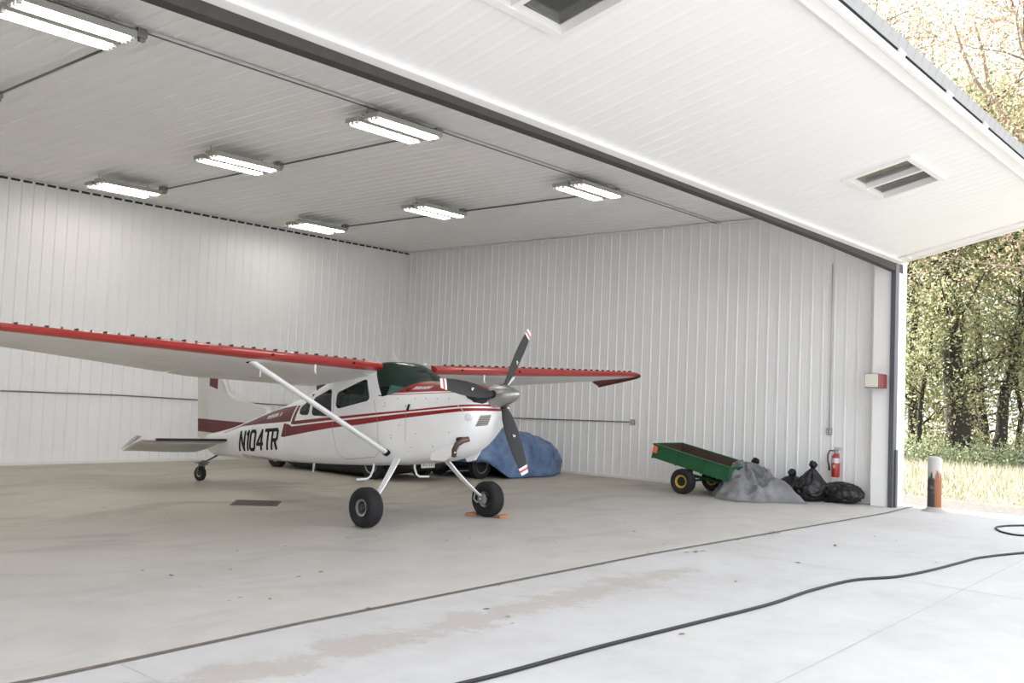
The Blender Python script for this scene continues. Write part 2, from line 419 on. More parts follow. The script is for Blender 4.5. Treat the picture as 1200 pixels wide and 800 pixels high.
# fire extinguisher
fe = empty('fire_extinguisher', (XR-.115, 7.33, .455)); tag(fe, 'red fire extinguisher hanging on the white wall beside the black bags', 'fire extinguisher')
MZ = Matrix.Rotation(R(-90), 4, 'Y')
EXR = simple('extinguisher_red', (.42, .02, .02), .3, coat=.4)
B().lathe([(0, .05), (.0, .073), (.02, .078), (.36, .078), (.41, .062), (.44, .035), (.46, .03)], MZ).done('cylinder', EXR, fe, angle=40)
B().lathe([(.44, .034), (.50, .034), (.51, .02)], MZ, 16).box(-.02, .02, -.05, .03, .50, .53).done('valve', DULL, fe)
B().box(-.013, .013, -.12, .03, .545, .56).box(-.013, .013, -.10, .02, .515, .525).done('handle', simple('handle_steel', (.5, .5, .5), .35, .8), fe)
B().tube([(-.02, .03, .50), (-.05, .10, .50), (-.06, .135, .42), (-.07, .13, .30), (-.08, .10, .22), (-.08, .09, .12)], [.012, .012, .012, .012, .014, .02]).done('hose', BLACK, fe, smooth=True)
B().lathe([(.27, .0795), (.36, .0795)], MZ, 32).done('label_band', simple('silver_label', (.62, .62, .62), .4, .3), fe)
B().box(-.0815, -.076, -.02, .02, .17, .235).done('label_badge', simple('gold_badge', (.6, .5, .25), .5), fe)
B().box(.078, .10, -.03, .03, .1, .45).done('wall_bracket', DULL, fe)
# floor drain
MD = Matrix.Rotation(R(48), 4, 'Z')
dr = empty('floor_drain', (8.53, 12.25, 0), (0, 0, R(48))); tag(dr, 'square steel drain grate set in the hangar floor', 'drain')
B().box(-.34, .34, -.34, -.30, .001, .006).box(-.34, .34, .30, .34, .001, .006).box(-.34, -.30, -.3, .3, .001, .006).box(.30, .34, -.3, .3, .001, .006).done('frame', simple('rusty_frame', (.15, .13, .11), .8), dr)
g = B()
for i in range(13): g.box(-.30, .30, -.29+i*.0466, -.29+i*.0466+.026, .001, .005)
g.done('grate', simple('grate_iron', (.16, .145, .13), .8), dr)
B().box(-.30, .30, -.30, .30, .0005, .001).done('pit', DARK, dr)

# ================================================================== AIRPLANE
# local frame: x = sideways (towards the right wall), y = aft (u), z = up; origin on the floor midway between the main wheels
plane = empty('airplane', (9.32, 9.37, 0), (0, 0, R(-2.8)))
tag(plane, 'white and red high-wing propeller airplane parked in the hangar', 'airplane')
# u, z bottom, z top, z widest, half width, bottom exponent, top exponent
ST = [(-1.13, 1.50, 1.70, 1.60, .20, 2.2, 2.2), (-1.10, 1.40, 1.77, 1.60, .31, 2.3, 2.3), (-1.03, 1.27, 1.82, 1.60, .38, 2.4, 2.3), (-.92, 1.14, 1.86, 1.59, .42, 2.5, 2.4), (-.75, 1.00, 1.885, 1.58, .455, 2.7, 2.4),
      (-.45, .875, 1.89, 1.55, .49, 3.0, 2.4), (-.20, .825, 1.895, 1.50, .515, 3.4, 2.5), (.0, .797, 1.905, 1.46, .53, 3.8, 2.6), (.20, .767, 1.99, 1.44, .545, 4.2, 2.8), (.40, .745, 2.075, 1.42, .555, 4.5, 3.2),
      (.60, .722, 2.15, 1.40, .56, 4.5, 3.6), (.72, .71, 2.165, 1.38, .56, 4.5, 4.0), (1.1, .68, 2.115, 1.33, .56, 4.5, 4.2), (1.6, .65, 2.00, 1.25, .555, 4.5, 4.0), (2.1, .62, 1.85, 1.17, .53, 4.2, 3.2),
      (2.5, .60, 1.715, 1.12, .49, 4.0, 2.8), (3.1, .57, 1.535, 1.06, .425, 3.6, 2.5), (3.74, .55, 1.375, 1.00, .355, 3.2, 2.4), (4.4, .53, 1.20, .92, .28, 3.0, 2.3), (5.08, .51, 1.02, .81, .20, 2.8, 2.2),
      (5.6, .495, .92, .73, .13, 2.6, 2.2), (5.85, .53, .88, .72, .09, 2.4, 2.2), (6.05, .62, .84, .73, .04, 2.2, 2.2)]
SU = [s_[0] for s_ in ST]
def cubic(u, k):
    i = max(0, min(len(ST)-2, next((q for q in range(len(ST)-1) if u <= SU[q+1]), len(ST)-2)))
    x0, x1 = SU[i], SU[i+1]; y0, y1 = ST[i][k], ST[i+1][k]; h = x1-x0
    def slope(q):
        if q <= 0 or q >= len(ST)-1: return None
        a = (ST[q][k]-ST[q-1][k])/(SU[q]-SU[q-1]); b = (ST[q+1][k]-ST[q][k])/(SU[q+1]-SU[q])
        return 0 if a*b <= 0 else 2*a*b/(a+b)
    d = (y1-y0)/h; m0 = slope(i); m1 = slope(i+1)
    m0 = d if m0 is None else m0; m1 = d if m1 is None else m1
    t = (u-x0)/h
    return (2*t**3-3*t*t+1)*y0+(t**3-2*t*t+t)*h*m0+(-2*t**3+3*t*t)*y1+(t**3-t*t)*h*m1
def sec(u): return [cubic(u, k) for k in range(1, 7)]
def half(u, z):
    zb, zt, zs, w, nb, nt = sec(u)
    if z < zs: s_, n_ = (zs-z)/(zs-zb), nb
    else: s_, n_ = (z-zs)/(zt-zs), nt
    s_ = min(max(s_, 0), 1)
    return w*(1-s_**n_)**(1/n_)
# ---- fuselage skin, cut into body / windows
us = []
u = -1.13
while u < 6.05: us.append(u); u += .02 if u < -1.0 else (.05 if u < .9 else .09)
us.append(6.05)
bm = bmesh.new(); rings = []
NA = 72
for u in us:
    zb, zt, zs, w, nb, nt = sec(u); ring = []
    for k in range(NA):
        t = 2*math.pi*k/NA; c, s_ = math.cos(t), math.sin(t); n_ = nt if s_ >= 0 else nb
        # superellipse by angle, biased for even spacing
        r_ = (abs(c)**n_+abs(s_)**n_)**(-1/n_)
        ring.append(bm.verts.new((w*c*r_, u, zs+(zt-zs if s_ >= 0 else zs-zb)*s_*r_)))
    rings.append(ring)
for a, b in zip(rings[:-1], rings[1:]):
    for i in range(NA):
        j2 = (i+1) % NA; bm.faces.new((a[i], b[i], b[j2], a[j2]))
bm.faces.new(rings[0]); bm.faces.new(rings[-1][::-1])
bmesh.ops.recalc_face_normals(bm, faces=bm.faces)
WIN = {'door_window': [(1.50, 1.665), (1.47, 1.70), (.90, 1.895), (.845, 1.895), (.82, 1.87), (.735, 1.66), (.745, 1.625), (.78, 1.60), (1.40, 1.475), (1.46, 1.475), (1.50, 1.51)],
       'rear_side_window': [(2.13, 1.585), (2.10, 1.615), (1.73, 1.735), (1.66, 1.735), (1.635, 1.70), (1.60, 1.40), (1.62, 1.36), (1.66, 1.35), (2.05, 1.342), (2.11, 1.355), (2.13, 1.39)],
       'aft_cabin_window': [(2.53, 1.41), (2.48, 1.475), (2.38, 1.525), (2.25, 1.555), (2.215, 1.53), (2.21, 1.39), (2.23, 1.355), (2.28, 1.342), (2.43, 1.338), (2.50, 1.352)]}
WS = [(.540, 1.650), (.70, 2.02), (.88, 2.30), (-.16, 2.30), (-.06, 1.965), (.19, 1.738)]
def cut_poly(poly):
    for (u0, z0), (u1, z1) in zip(poly, poly[1:]+poly[:1]):
        nrm = Vector((0, z1-z0, -(u1-u0)))
        lo_u, hi_u = min(p[0] for p in poly)-.12, max(p[0] for p in poly)+.12
        lo_z, hi_z = min(p[1] for p in poly)-.15, max(p[1] for p in poly)+.15
        fs = [f for f in bm.faces if lo_u < f.calc_center_median().y < hi_u and lo_z < f.calc_center_median().z < hi_z]
        ge = list({e for f in fs for e in f.edges}); gv = list({v for f in fs for v in f.verts})
        bmesh.ops.bisect_plane(bm, geom=fs+ge+gv, plane_co=(0, u0, z0), plane_no=nrm, dist=1e-5)
def inside(p, poly):
    sg = None
    for (u0, z0), (u1, z1) in zip(poly, poly[1:]+poly[:1]):
        c = (u1-u0)*(p.z-z0)-(z1-z0)*(p.y-u0)
        if abs(c) < 1e-9: continue
        if sg is None: sg = c > 0
        elif (c > 0) != sg: return False
    return True
SKY = [(.62, 2.035), (.92, 2.035), (.92, 2.40), (.62, 2.40)]
for poly in list(WIN.values())+[WS, SKY]: cut_poly(poly)
panes = {}; taken = set()
for nm, poly in list(WIN.items())+[('windshield', WS), ('roof_window', SKY)]:
    for f in bm.faces:
        c = f.calc_center_median()
        if f not in taken and inside(c, poly):
            taken.add(f); side = 0 if nm in ('windshield', 'roof_window') else (1 if c.x > 0 else -1)
            panes.setdefault((nm, side), []).append(f)
all_cut = []
glass_objs = []
for (nm, side), fs in panes.items():
    vm = {}; vs = []; fl_ = []
    for f in fs:
        idx = []
        for v in f.verts:
            if v not in vm:
                vm[v] = len(vs); q = v.co.copy(); q.x *= .996; vs.append(q)
            idx.append(vm[v])
        fl_.append(idx)
    glass_objs.append((nm, vs, fl_)); all_cut += fs
bmesh.ops.delete(bm, geom=list(set(all_cut)), context='FACES')

# paint: stripes are functions of (u, z) in the fuselage's own coordinates
k = N('fuselage_paint'); tc = k.n('ShaderNodeTexCoord'); sx = k.n('ShaderNodeSeparateXYZ', {'Vector': tc.outputs['Object']})
U, Z = sx.outputs['Y'], sx.outputs['Z']
un = k.math('DIVIDE', k.math('ADD', U, 2.0), 9.0)
def curve(pts):
    nd = k.t.nodes.new('ShaderNodeFloatCurve'); c = nd.mapping.curves[0]; pts = sorted(pts)
    pts = [(-2, pts[0][1])]*(pts[0][0] > -2) + pts + [(7, pts[-1][1])]*(pts[-1][0] < 7)
    while len(c.points) < len(pts): c.points.new(.5, .5)
    for p, (a, b) in zip(c.points, pts): p.location = ((a+2)/9, b/2.5); p.handle_type = 'VECTOR'
    nd.mapping.use_clip = False; nd.mapping.update()
    k.t.links.new(un, nd.inputs['Value']); return k.math('MULTIPLY', nd.outputs[0], 2.5)
def above(c): return k.math('GREATER_THAN', Z, c)
def below(c): return k.math('LESS_THAN', Z, c)
def AND(*a):
    r = a[0]
    for b in a[1:]: r = k.math('MULTIPLY', r, b)
    return r
def OR(*a):
    r = a[0]
    for b in a[1:]: r = k.math('MAXIMUM', r, b)
    return r
lt = lambda a, v: k.math('LESS_THAN', a, v); gt = lambda a, v: k.math('GREATER_THAN', a, v)
slant = k.math('ADD', U, k.math('MULTIPLY', k.math('SUBTRACT', Z, 1.22), .38))      # leaning vertical lines behind the cabin
thin = AND(below(curve([(2.62, 1.240), (1.55, 1.345), (.96, 1.406), (-.04, 1.507), (-.94, 1.610), (-1.2, 1.634)])), above(curve([(2.62, 1.185), (1.55, 1.303), (.96, 1.372), (-.04, 1.484), (-.94, 1.585), (-1.2, 1.61)])), lt(slant, 2.735))
thick = AND(below(curve([(2.98, 1.187), (2.80, 1.178), (2.72, 1.150), (1.55, 1.280), (.96, 1.345), (-.04, 1.464), (-.94, 1.567), (-1.2, 1.584)])), above(curve([(2.96, .976), (1.54, 1.193), (.95, 1.262), (-.05, 1.408), (-.94, 1.526), (-1.2, 1.552)])), lt(slant, 2.955))
vert = AND(lt(slant, 2.735), gt(slant, 2.645), above(curve([(2.6, 1.19), (2.7, 1.19)])), lt(Z, 1.475))
dors = AND(gt(slant, 2.775), lt(U, 5.22), above(curve([(5.17, .917), (4.57, 1.055), (3.92, 1.124), (2.80, 1.222)])), below(curve([(5.2, .925), (5.1, .945), (4.185, 1.182), (3.575, 1.352), (3.19, 1.42), (2.74, 1.468), (2.6, 1.485)])))
hump = AND(lt(U, .24), above(curve([(.6, 1.70), (.19, 1.728), (-.37, 1.765), (-.9, 1.785)])), gt(U, -1.06))
humpl = AND(lt(U, .55), gt(U, -1.0), below(curve([(.5, 1.69), (.32, 1.708), (-.37, 1.748), (-.9, 1.777)])), above(curve([(.5, 1.675), (.32, 1.695), (-.37, 1.738), (-.9, 1.769)])))
red = OR(thin, thick, hump, humpl); mar = OR(vert, dors)
aft = k.step(U, 1.6, 2.8)
rc = k.mix(aft, (.30, .016, .016), (.13, .013, .016))
n1 = k.noise(tc.outputs['Object'], 3.0, 5)
wh = k.mix(k.step(n1, .4, .75), (.89, .89, .89), (.85, .85, .845))
ex = k.math('MULTIPLY', k.math('MULTIPLY', k.step(Z, curve([(-.5, .93), (.3, .80), (1.2, .70), (3, .62)]), curve([(-.5, .84), (.3, .73), (1.2, .66), (3, .59)])), .9), AND(gt(U, -.6), lt(U, 4.5)))
wh = k.mix(k.math('MULTIPLY', ex, k.step(n1, .1, .6)), wh, (.20, .16, .12))       # oily exhaust streak on the belly
PAINT = k.set(base=k.mix(OR(red, mar), wh, k.mix(mar, rc, (.125, .013, .016))), rough=.36, coat=.05, spec=.28)
me = bpy.data.meshes.new('fuselage'); bm.to_mesh(me); bm.free()
fus = mesh_obj('fuselage', me, PAINT, plane, True); me.set_sharp_from_angle(angle=R(45))
for nm, vs, fl_ in glass_objs: raw(nm, vs, fl_, GLASS, fus, True)

def surf(u, z, side=-1, off=.004): return Vector((side*(half(u, z)+off), u, z))
def patch(name, poly, mat, parent, side=-1, off=.004, thick=0):
    """polygon in (u,z) laid on the fuselage skin"""
    b = bmesh.new(); vs = [b.verts.new((0, p[0], p[1])) for p in poly]; bmesh.ops.triangulate(b, faces=[b.faces.new(vs)])
    for _ in range(4): bmesh.ops.subdivide_edges(b, edges=b.edges[:], cuts=1, use_grid_fill=True)
    for v in b.verts: v.co = surf(v.co.y, v.co.z, side, off)
    me = bpy.data.meshes.new(name); b.to_mesh(me); b.free(); return mesh_obj(name, me, mat, parent)
def strokes(name, glyphs, mat, parent, org, du, dz, width, side=-1, off=.005):
    """lettering: glyph polylines in em units, laid on the skin. du/dz: (u,z) of the unit right and up vectors"""
    b = bmesh.new()
    for ox, lines in glyphs:
        for ln in lines:
            for p, q in zip(ln[:-1], ln[1:]):
                P = Vector((p[0]+ox, p[1])); Q = Vector((q[0]+ox, q[1])); d = (Q-P).normalized(); nrm = Vector((-d.y, d.x))*width/2
                P = P-d*width*.35; Q = Q+d*width*.35
                m = 5; row = []
                for i in range(m+1):
                    c = P.lerp(Q, i/m); pr = []
                    for sg in (-1, 1):
                        e_ = c+nrm*sg; uu = org[0]+du[0]*e_.x+dz[0]*e_.y; zz = org[1]+du[1]*e_.x+dz[1]*e_.y
                        pr.append(b.verts.new(surf(uu, zz, side, off)))
                    row.append(pr)
                for a_, c_ in zip(row[:-1], row[1:]): b.faces.new((a_[0], a_[1], c_[1], c_[0]))
    me = bpy.data.meshes.new(name); b.to_mesh(me); b.free(); return mesh_obj(name, me, mat, parent)
GL = {'N': [[(0, 0), (0, 1)], [(0, 1), (.5, 0)], [(.5, 0), (.5, 1)]], '1': [[(.12, 0), (.12, 1), (0, .86)]],
      '0': [[(.1, 0), (0, .1), (0, .9), (.1, 1), (.38, 1), (.48, .9), (.48, .1), (.38, 0), (.1, 0)]], '4': [[(.42, 0), (.42, 1), (0, .28), (.55, .28)]],
      'T': [[(0, 1), (.56, 1)], [(.28, 0), (.28, 1)]], 'R': [[(0, 0), (0, 1), (.38, 1), (.48, .9), (.48, .55), (.38, .46), (0, .46)], [(.26, .46), (.48, 0)]]}
BLK = simple('registration_black', (.006, .006, .007), .8)
def word(txt, adv): 
    x = 0; out = []
    for c in txt: out.append((x, GL[c])); x += adv[c]
    return out
wN = word('N104TR', {'N': .76, '1': .37, '0': .74, '4': .76, 'T': .72, 'R': .7})
Lh = .30
strokes('registration', wN, BLK, fus, (4.52, .668), (-1.335/3.86, .115/3.86), (-.055, Lh), .185)
wM = [(2*3.35-0, [])]
strokes('registration', wN, BLK, fus, (3.15, .785), (1.335/3.86, -.115/3.86), (.055, Lh), .145, side=1)
LETW = simple('white_lettering', (.75, .72, .70), .5)
def tiny(org, du, dz, n, gap_at=()):
    g_ = []; x = 0
    shapes = ['N', 'R', '0', '4', 'T', '1']
    return g_
# small white scripts (too small to read in the photo): short irregular strokes
def scribble(name, org, du, dz, n, seed, gaps=()):
    rr = random.Random(seed); g_ = []; x = 0
    for i in range(n):
        if i in gaps: x += .7; continue
        h1, h2 = rr.uniform(.8, 1), rr.uniform(0, .2)
        g_.append((x, [[(0, 0), (.05, h1)], [(.05, h1), (.35, rr.uniform(.4, 1))], [(.35, h2), (.38, rr.uniform(.6, 1))], [(0, rr.uniform(.3, .6)), (.35, rr.uniform(.3, .6))]])); x += .62
    return strokes(name, g_, LETW, fus, org, du, dz, .19)
scribble('type_lettering', (3.60, 1.222), (-.085, .013), (-.015, .065), 9, 3, (7,))
scribble('cowl_lettering', (-.02, 1.782), (-.068, .003), (-.008, .042), 7, 5)
# door seams, latches and rivets on the near side
LINE = simple('panel_gap', (.30, .30, .29), .6)
def skinline(pts, w, name='panel_seam', mat=LINE, side=-1):
    b = bmesh.new(); row = []
    for i in range(len(pts)-1):
        P, Q = Vector(pts[i]), Vector(pts[i+1]); d = (Q-P).normalized(); nn = Vector((-d.y, d.x))*w/2; m = 6
        for j2 in range(m):
            q = []
            for t in (j2/m, (j2+1)/m):
                c = P.lerp(Q, t)
                for sg in (-1, 1): q.append(b.verts.new(surf(c.x+nn.x*sg, c.y+nn.y*sg, side, .0025)))
            b.faces.new((q[0], q[1], q[3], q[2]))
    me = bpy.data.meshes.new(name); b.to_mesh(me); b.free(); return mesh_obj(name, me, mat, fus)
skinline([(.63, 1.62), (.52, 1.30), (.50, .92), (.62, .84), (1.28, .76), (1.42, .82), (1.56, 1.2), (1.56, 1.62)], .006)
skinline([(-.02, 1.70), (-.02, .80)], .006)
skinline([(2.9, 1.5), (2.9, .62)], .004)
skinline([(-.90, 1.60), (-.98, 1.54)], .008, 'panel_seam', LETW)
patch('door_handle', [(-.035, 1.505), (-.075, 1.505), (-.095, 1.585), (-.055, 1.585)], BLK, fus, off=.012)
for (u, z) in ((.40, 1.585), (.40, 1.54), (.10, 1.30), (.16, 1.655), (-.15, 1.66), (-.35, 1.67), (-.55, 1.675), (-.75, 1.68), (-.1, 1.02), (-.45, 1.05), (.25, 1.16), (.25, 1.12), (4.62, .93), (.0, 1.56), (-.2, 1.20), (-.75, 1.25)):
    p = surf(u, z, -1, .001); B().lathe([(0, .009), (.004, .008), (.005, .003)], Matrix.Translation(p) @ Matrix.Rotation(math.pi, 4, 'Z'), 10).done('fastener', simple('fastener_grey', (.40, .40, .40), .5, .5) if u == .40 and z == 1.585 else bpy.data.materials['fastener_grey'], fus)
p = surf(-1.03, 1.462, -1, -.02)
B().lathe([(0, .045), (.028, .045), (.036, .035), (.038, .0)], Matrix.Translation(p) @ Matrix.Rotation(R(180+28), 4, 'Z'), 24).done('landing_light', simple('light_lens', (.70, .70, .70), .2, coat=.5), fus)
# ---- nose: openings, grille
def nosept(x, z, off=.0):
    lo, hi = -1.13, .2          # find u on the skin where half width at z equals |x|
    for _ in range(40):
        mid = (lo+hi)/2
        zb, zt = sec(mid)[:2]
        ok = zb < z < zt and half(mid, z) > abs(x)
        if ok: hi = mid
        else: lo = mid
    return Vector((x, hi-off, z))
def nosepatch(name, poly, mat, off, parent):
    b = bmesh.new(); vs = [b.verts.new((p[0], 0, p[1])) for p in poly]; bmesh.ops.triangulate(b, faces=[b.faces.new(vs)])
    for _ in range(4): bmesh.ops.subdivide_edges(b, edges=b.edges[:], cuts=1, use_grid_fill=True)
    for v in b.verts: v.co = nosept(v.co.x, v.co.z, off)
    me = bpy.data.meshes.new(name); b.to_mesh(me); b.free(); return mesh_obj(name, me, mat, parent, True)
k = N('intake_mesh'); sx = k.n('ShaderNodeSeparateXYZ', {'Vector': k.obj()})
MESHM = k.set(base=k.mix(k.math('GREATER_THAN', k.math('SINE', k.math('MULTIPLY', sx.outputs['Z'], 240.0)), .45), (.20, .175, .155), (.40, .37, .34)), rough=.55, metal=.2)
gq = nosepatch('intake_grille', [(-.245, 1.345), (-.06, 1.36), (-.045, 1.495), (-.225, 1.485)], MESHM, .004, fus)
for sg in (-1, 1):
    pts = [(.37, 1.70), (.365, 1.75), (.30, 1.80), (.18, 1.80), (.13, 1.74), (.14, 1.655), (.22, 1.635), (.33, 1.65)]
    nosepatch('air_inlet', [(sg*a, b_) for a, b_ in pts], DARK, .012, fus)
# exhaust pipe and its cut-out
for sg in (-1,):
    patch('exhaust_opening', [(-.80, 1.15), (-.83, 1.19), (-.885, 1.20), (-.92, 1.185), (-.91, 1.15), (-.84, 1.12)], DARK, fus, off=.008)
    B().tube([(-.24, -.93, 1.175), (-.315, -.905, 1.155), (-.36, -.85, 1.105), (-.355, -.80, 1.03), (-.335, -.775, .945)], [.036, .036, .036, .035, .034], 14).done('exhaust_pipe', BROWN, fus, smooth=True)
# cowl flaps hanging open under the cowl
FL1 = [(-.36, .95), (-.60, 1.07), (-.80, 1.11), (-.83, .995), (-.63, .875), (-.37, .866)]
FL2 = [(-.39, .945), (-.43, 1.06), (-.70, 1.12), (-.72, 1.00), (-.63, .875), (-.48, .841)]
for sg, FL, xo, xi in ((-1, FL1, .36, .36), (1, FL2, .20, .23)):
    b = B(); b.loft([[(sg*(xo+dx), u, z) for u, z in FL] for dx in (-.012, .012)])
    b.done('cowl_flap', WHITE_PAINT, fus, bevel=.004)
# lower chin between the flaps
# ---- struts, gear
def foil(b, p, q, c0, c1, t, updir=Vector((0, 1, 0)), n=16):
    p, q = Vector(p), Vector(q); d = (q-p).normalized(); a = (updir-d*updir.dot(d)).normalized(); nn = d.cross(a)
    rings = []
    for pt, c in ((p, c0), (q, c1)):
        rings.append([pt+a*c*(.5*math.cos(2*math.pi*k_/n)+.12*math.cos(4*math.pi*k_/n)*0)+nn*c*t*math.sin(2*math.pi*k_/n)*.5 for k_ in range(n)])
    b.loft(rings); return b
for sg in (-1, 1):
    s_ = foil(B(), (sg*.53, .34, .915), (sg*2.42, .83, 2.075), .125, .125, .52).done('wing_strut', WHITE_PAINT, plane, angle=60)
    foil(B(), (sg*.515, .336, .906), (sg*.555, .346, .93), .140, .140, .60).done('strut_cuff', BLK, s_)
    foil(B(), (sg*2.40, .825, 2.062), (sg*2.45, .838, 2.093), .15, .145, .65).done('strut_cuff', BLK, s_)
    B().tube([(sg*2.25, .80, 1.95), (sg*2.25, .81, 1.86)], .008, 6).done('tie_down_ring', WHITE_PAINT, s_)
def wheel(parent, x, sg, r, w, yaw=0, name='wheel', into=None):
    o = into or empty(name, (x, parent_off[0], r-.004), (0, 0, yaw), parent)
    kids = len(o.children)
    t = B(); hw = w/2; rr = r-.002
    prof = [(-hw*.55, r*.42), (-hw*.80, r*.52), (-hw*.98, r*.68), (-hw, r*.80), (-hw*.86, r*.92), (-hw*.55, r*.985)]
    for gx in (-.36, -.12, .12, .36): prof += [(hw*(gx-.09), rr), (hw*(gx-.05), rr), (hw*(gx), rr-.006), (hw*(gx+.05), rr)]
    prof += [(hw*.55, r*.985), (hw*.86, r*.92), (hw, r*.80), (hw*.98, r*.68), (hw*.80, r*.52), (hw*.55, r*.42)]
    t.lathe(prof, None, 56)
    for v in t.bm.verts:                       # flattened contact patch
        if v.co.z < -r+.012: v.co.z = -r+.012
    t.done('tire', BLACK, o, angle=50)
    h = B(); h.lathe([(-hw*.62, .0), (-hw*.62, r*.16), (-hw*.45, r*.17), (-hw*.45, r*.30), (-hw*.70, r*.34), (-hw*.74, r*.43), (hw*.74, r*.43), (hw*.70, r*.34), (hw*.4, r*.3), (hw*.4, 0)], None, 32)
    h.done('hub', METAL, o, angle=35)
    B().lathe([(-hw*.80*1, r*.02), (-hw*.80, r*.12), (-hw*.6, r*.15), (hw*.6, r*.15), (hw*.8, r*.12), (hw*.8, .005)], None, 20).done('hub_cap', simple('hub_dark', (.08, .08, .085), .4, .5) if 'hub_dark' not in bpy.data.materials else bpy.data.materials['hub_dark'], o, angle=35)
    if into:
        for c in into.children[kids:] if False else [c for c in into.children if c.name.split('.')[0] in ('tire', 'hub', 'hub_cap')]: c.location = (x, parent_off[0], r-.004)
    return o
parent_off = [0.0]
for sg in (-1, 1):
    g = B(); rings = []
    for t in range(9):
        f_ = t/8; x = .38+.60*f_; z = .90-.595*f_-.03*math.sin(math.pi*f_); u = .25-.21*f_; c = .125-.055*f_; th = .024-.006*f_
        rings.append([(sg*(x+dx*.74), u+du, z+dx*.66) for du, dx in ((-c/2, -th/2), (-c/2, th/2), (c/2, th/2), (c/2, -th/2))])
    g.loft(rings); leg = g.done('landing_gear_leg', WHITE_PAINT, plane, bevel=.004)
    b = B(); b.tube([(sg*.955, .045, .255), (sg*1.10, .0, .255)], .026, 12); b.box(min(sg*.975, sg*1.005), max(sg*.975, sg*1.005), -.06, .085, .20, .33); b.done('axle', METAL, leg, bevel=.005)
    b = B(); b.tube([(sg*.955, .12, .33), (sg*.945, .13, .25), (sg*.985, .10, .20)], .012, 8); b.lathe([(sg*.99, .085), (sg*1.0, .085)], Matrix.Translation((0, 0, .255)), 24); b.done('brake', DULL, leg)
    parent_off[0] = .0
    wheel(plane, sg*1.105, sg, .258, .215, yaw=0)
# boarding steps
for sg in (-1, 1):
    B().tube([(sg*.36, .80, .80), (sg*.38, .80, .65), (sg*.42, .80, .56), (sg*.48, .80, .525), (sg*.66, .80, .52)], [.017, .017, .016, .016, .016], 8, flat=.8).done('boarding_step', WHITE_PAINT, plane, smooth=True)
B().tube([(-.1, 2.6, .60), (-.1, 2.62, .46)], [.02, .012], 8).done('belly_antenna', WHITE_PAINT, fus)
# tail wheel
tw = empty('tail_wheel', (0, 6.10, 0), (0, 0, R(8)), plane)
B().tube([(0, -.45, .53), (0, -.15, .40), (0, .02, .335)], [.024, .022, .02], 8, flat=.6).done('spring', simple('spring_steel', (.07, .065, .06), .5, .5), tw)
b = B(); b.box(-.05, .05, -.04, .10, .29, .34); b.tube([(0, .03, .27), (0, .03, .37)], .03, 10)
for sg in (-1, 1): b.tube([(sg*.055, .05, .30), (sg*.065, .10, .20), (sg*.065, .10, .125)], [.016, .018, .02], 8)
b.tube([(-.15, .05, .33), (.15, .05, .33)], .01, 6); b.done('fork', simple('fork_dark', (.12, .12, .12), .5, .6), tw)
parent_off[0] = .10
wheel(tw, 0, 1, .135, .09, into=tw)
# ---- wings
def foilpts(c, t, n=18):
    """closed airfoil, LE at 0, list of (x, z) going LE->TE on top then back along the bottom"""
    xs = [.5*(1-math.cos(math.pi*i/n)) for i in range(n+1)]
    th = lambda x: t*5*(.2969*math.sqrt(x)-.126*x-.3516*x*x+.2843*x**3-.1036*x**4)
    cam = lambda x: (.03/.16*(.8*x-x*x) if x < .4 else .03/.36*(.2+.8*x-x*x))
    return [(x*c, (cam(x)+th(x))*c) for x in xs], [(x*c, (cam(x)-th(x))*c) for x in xs]
SP = [(.50, 1.64, 0), (1.2, 1.64, 0), (2.54, 1.62, 0), (3.5, 1.42, -1.0), (4.5, 1.20, -2.0), (5.40, 1.02, -3.0)]
def station(y):
    for (y0, c0, w0), (y1, c1, w1) in zip(SP[:-1], SP[1:]):
        if y <= y1+1e-6:
            t = (y-y0)/(y1-y0); return c0+(c1-c0)*t, w0+(w1-w0)*t
def wing_origin(y): return (.545, 2.075+.030*abs(y))
INC = R(11.2)
def wp(sg, y, x, z, tw_=0):
    u0, z0 = wing_origin(y); a = INC+R(tw_)
    return Vector((sg*y, u0+x*math.cos(a)+z*math.sin(a), z0-x*math.sin(a)+z*math.cos(a)))
WMAT = N('wing_paint')
kk = WMAT; vv = kk.obj(); n1 = kk.noise(vv, 1.2, 5); n2 = kk.noise(kk.obj((1, 6, 6)), 2, 4)
WINGW = kk.set(base=kk.mix(kk.math('MULTIPLY', kk.step(n1, .35, .7), kk.step(n2, .35, .7)), (.74, .735, .72), (.60, .57, .53)), rough=.33)
def wingpiece(name, sg, ys, x0, x1, mat, parent, drop=0.0, closed_gap=.0):
    rings = []
    for y in ys:
        c, tw_ = station(y); top, bot = foilpts(c, .12)
        def cutlist(pts):
            out = []
            for (xa, za), (xb, zb) in zip(pts[:-1], pts[1:]):
                for e_ in (x0*c, x1*c):
                    if xa < e_ < xb: pass
            xs = sorted(set([p[0] for p in pts if x0*c-1e-9 <= p[0] <= x1*c+1e-9]+[x0*c, x1*c]))
            for x in xs:
                out.append((x, float(np.interp(x, [p[0] for p in pts], [p[1] for p in pts]))))
            return out
        a = cutlist(top); b = cutlist(bot)
        loop = a+b[::-1]
        if x0 == 0: loop = a+b[::-1][:-1]
        rings.append([wp(sg, y, x, z-drop*(x-x0*c), tw_) for x, z in loop])
    m = min(len(r) for r in rings)
    rings = [r if len(r) == m else r[:m] for r in rings]
    b = B(); b.loft(rings); return b.done(name, mat, parent, angle=35)
LEF = .075
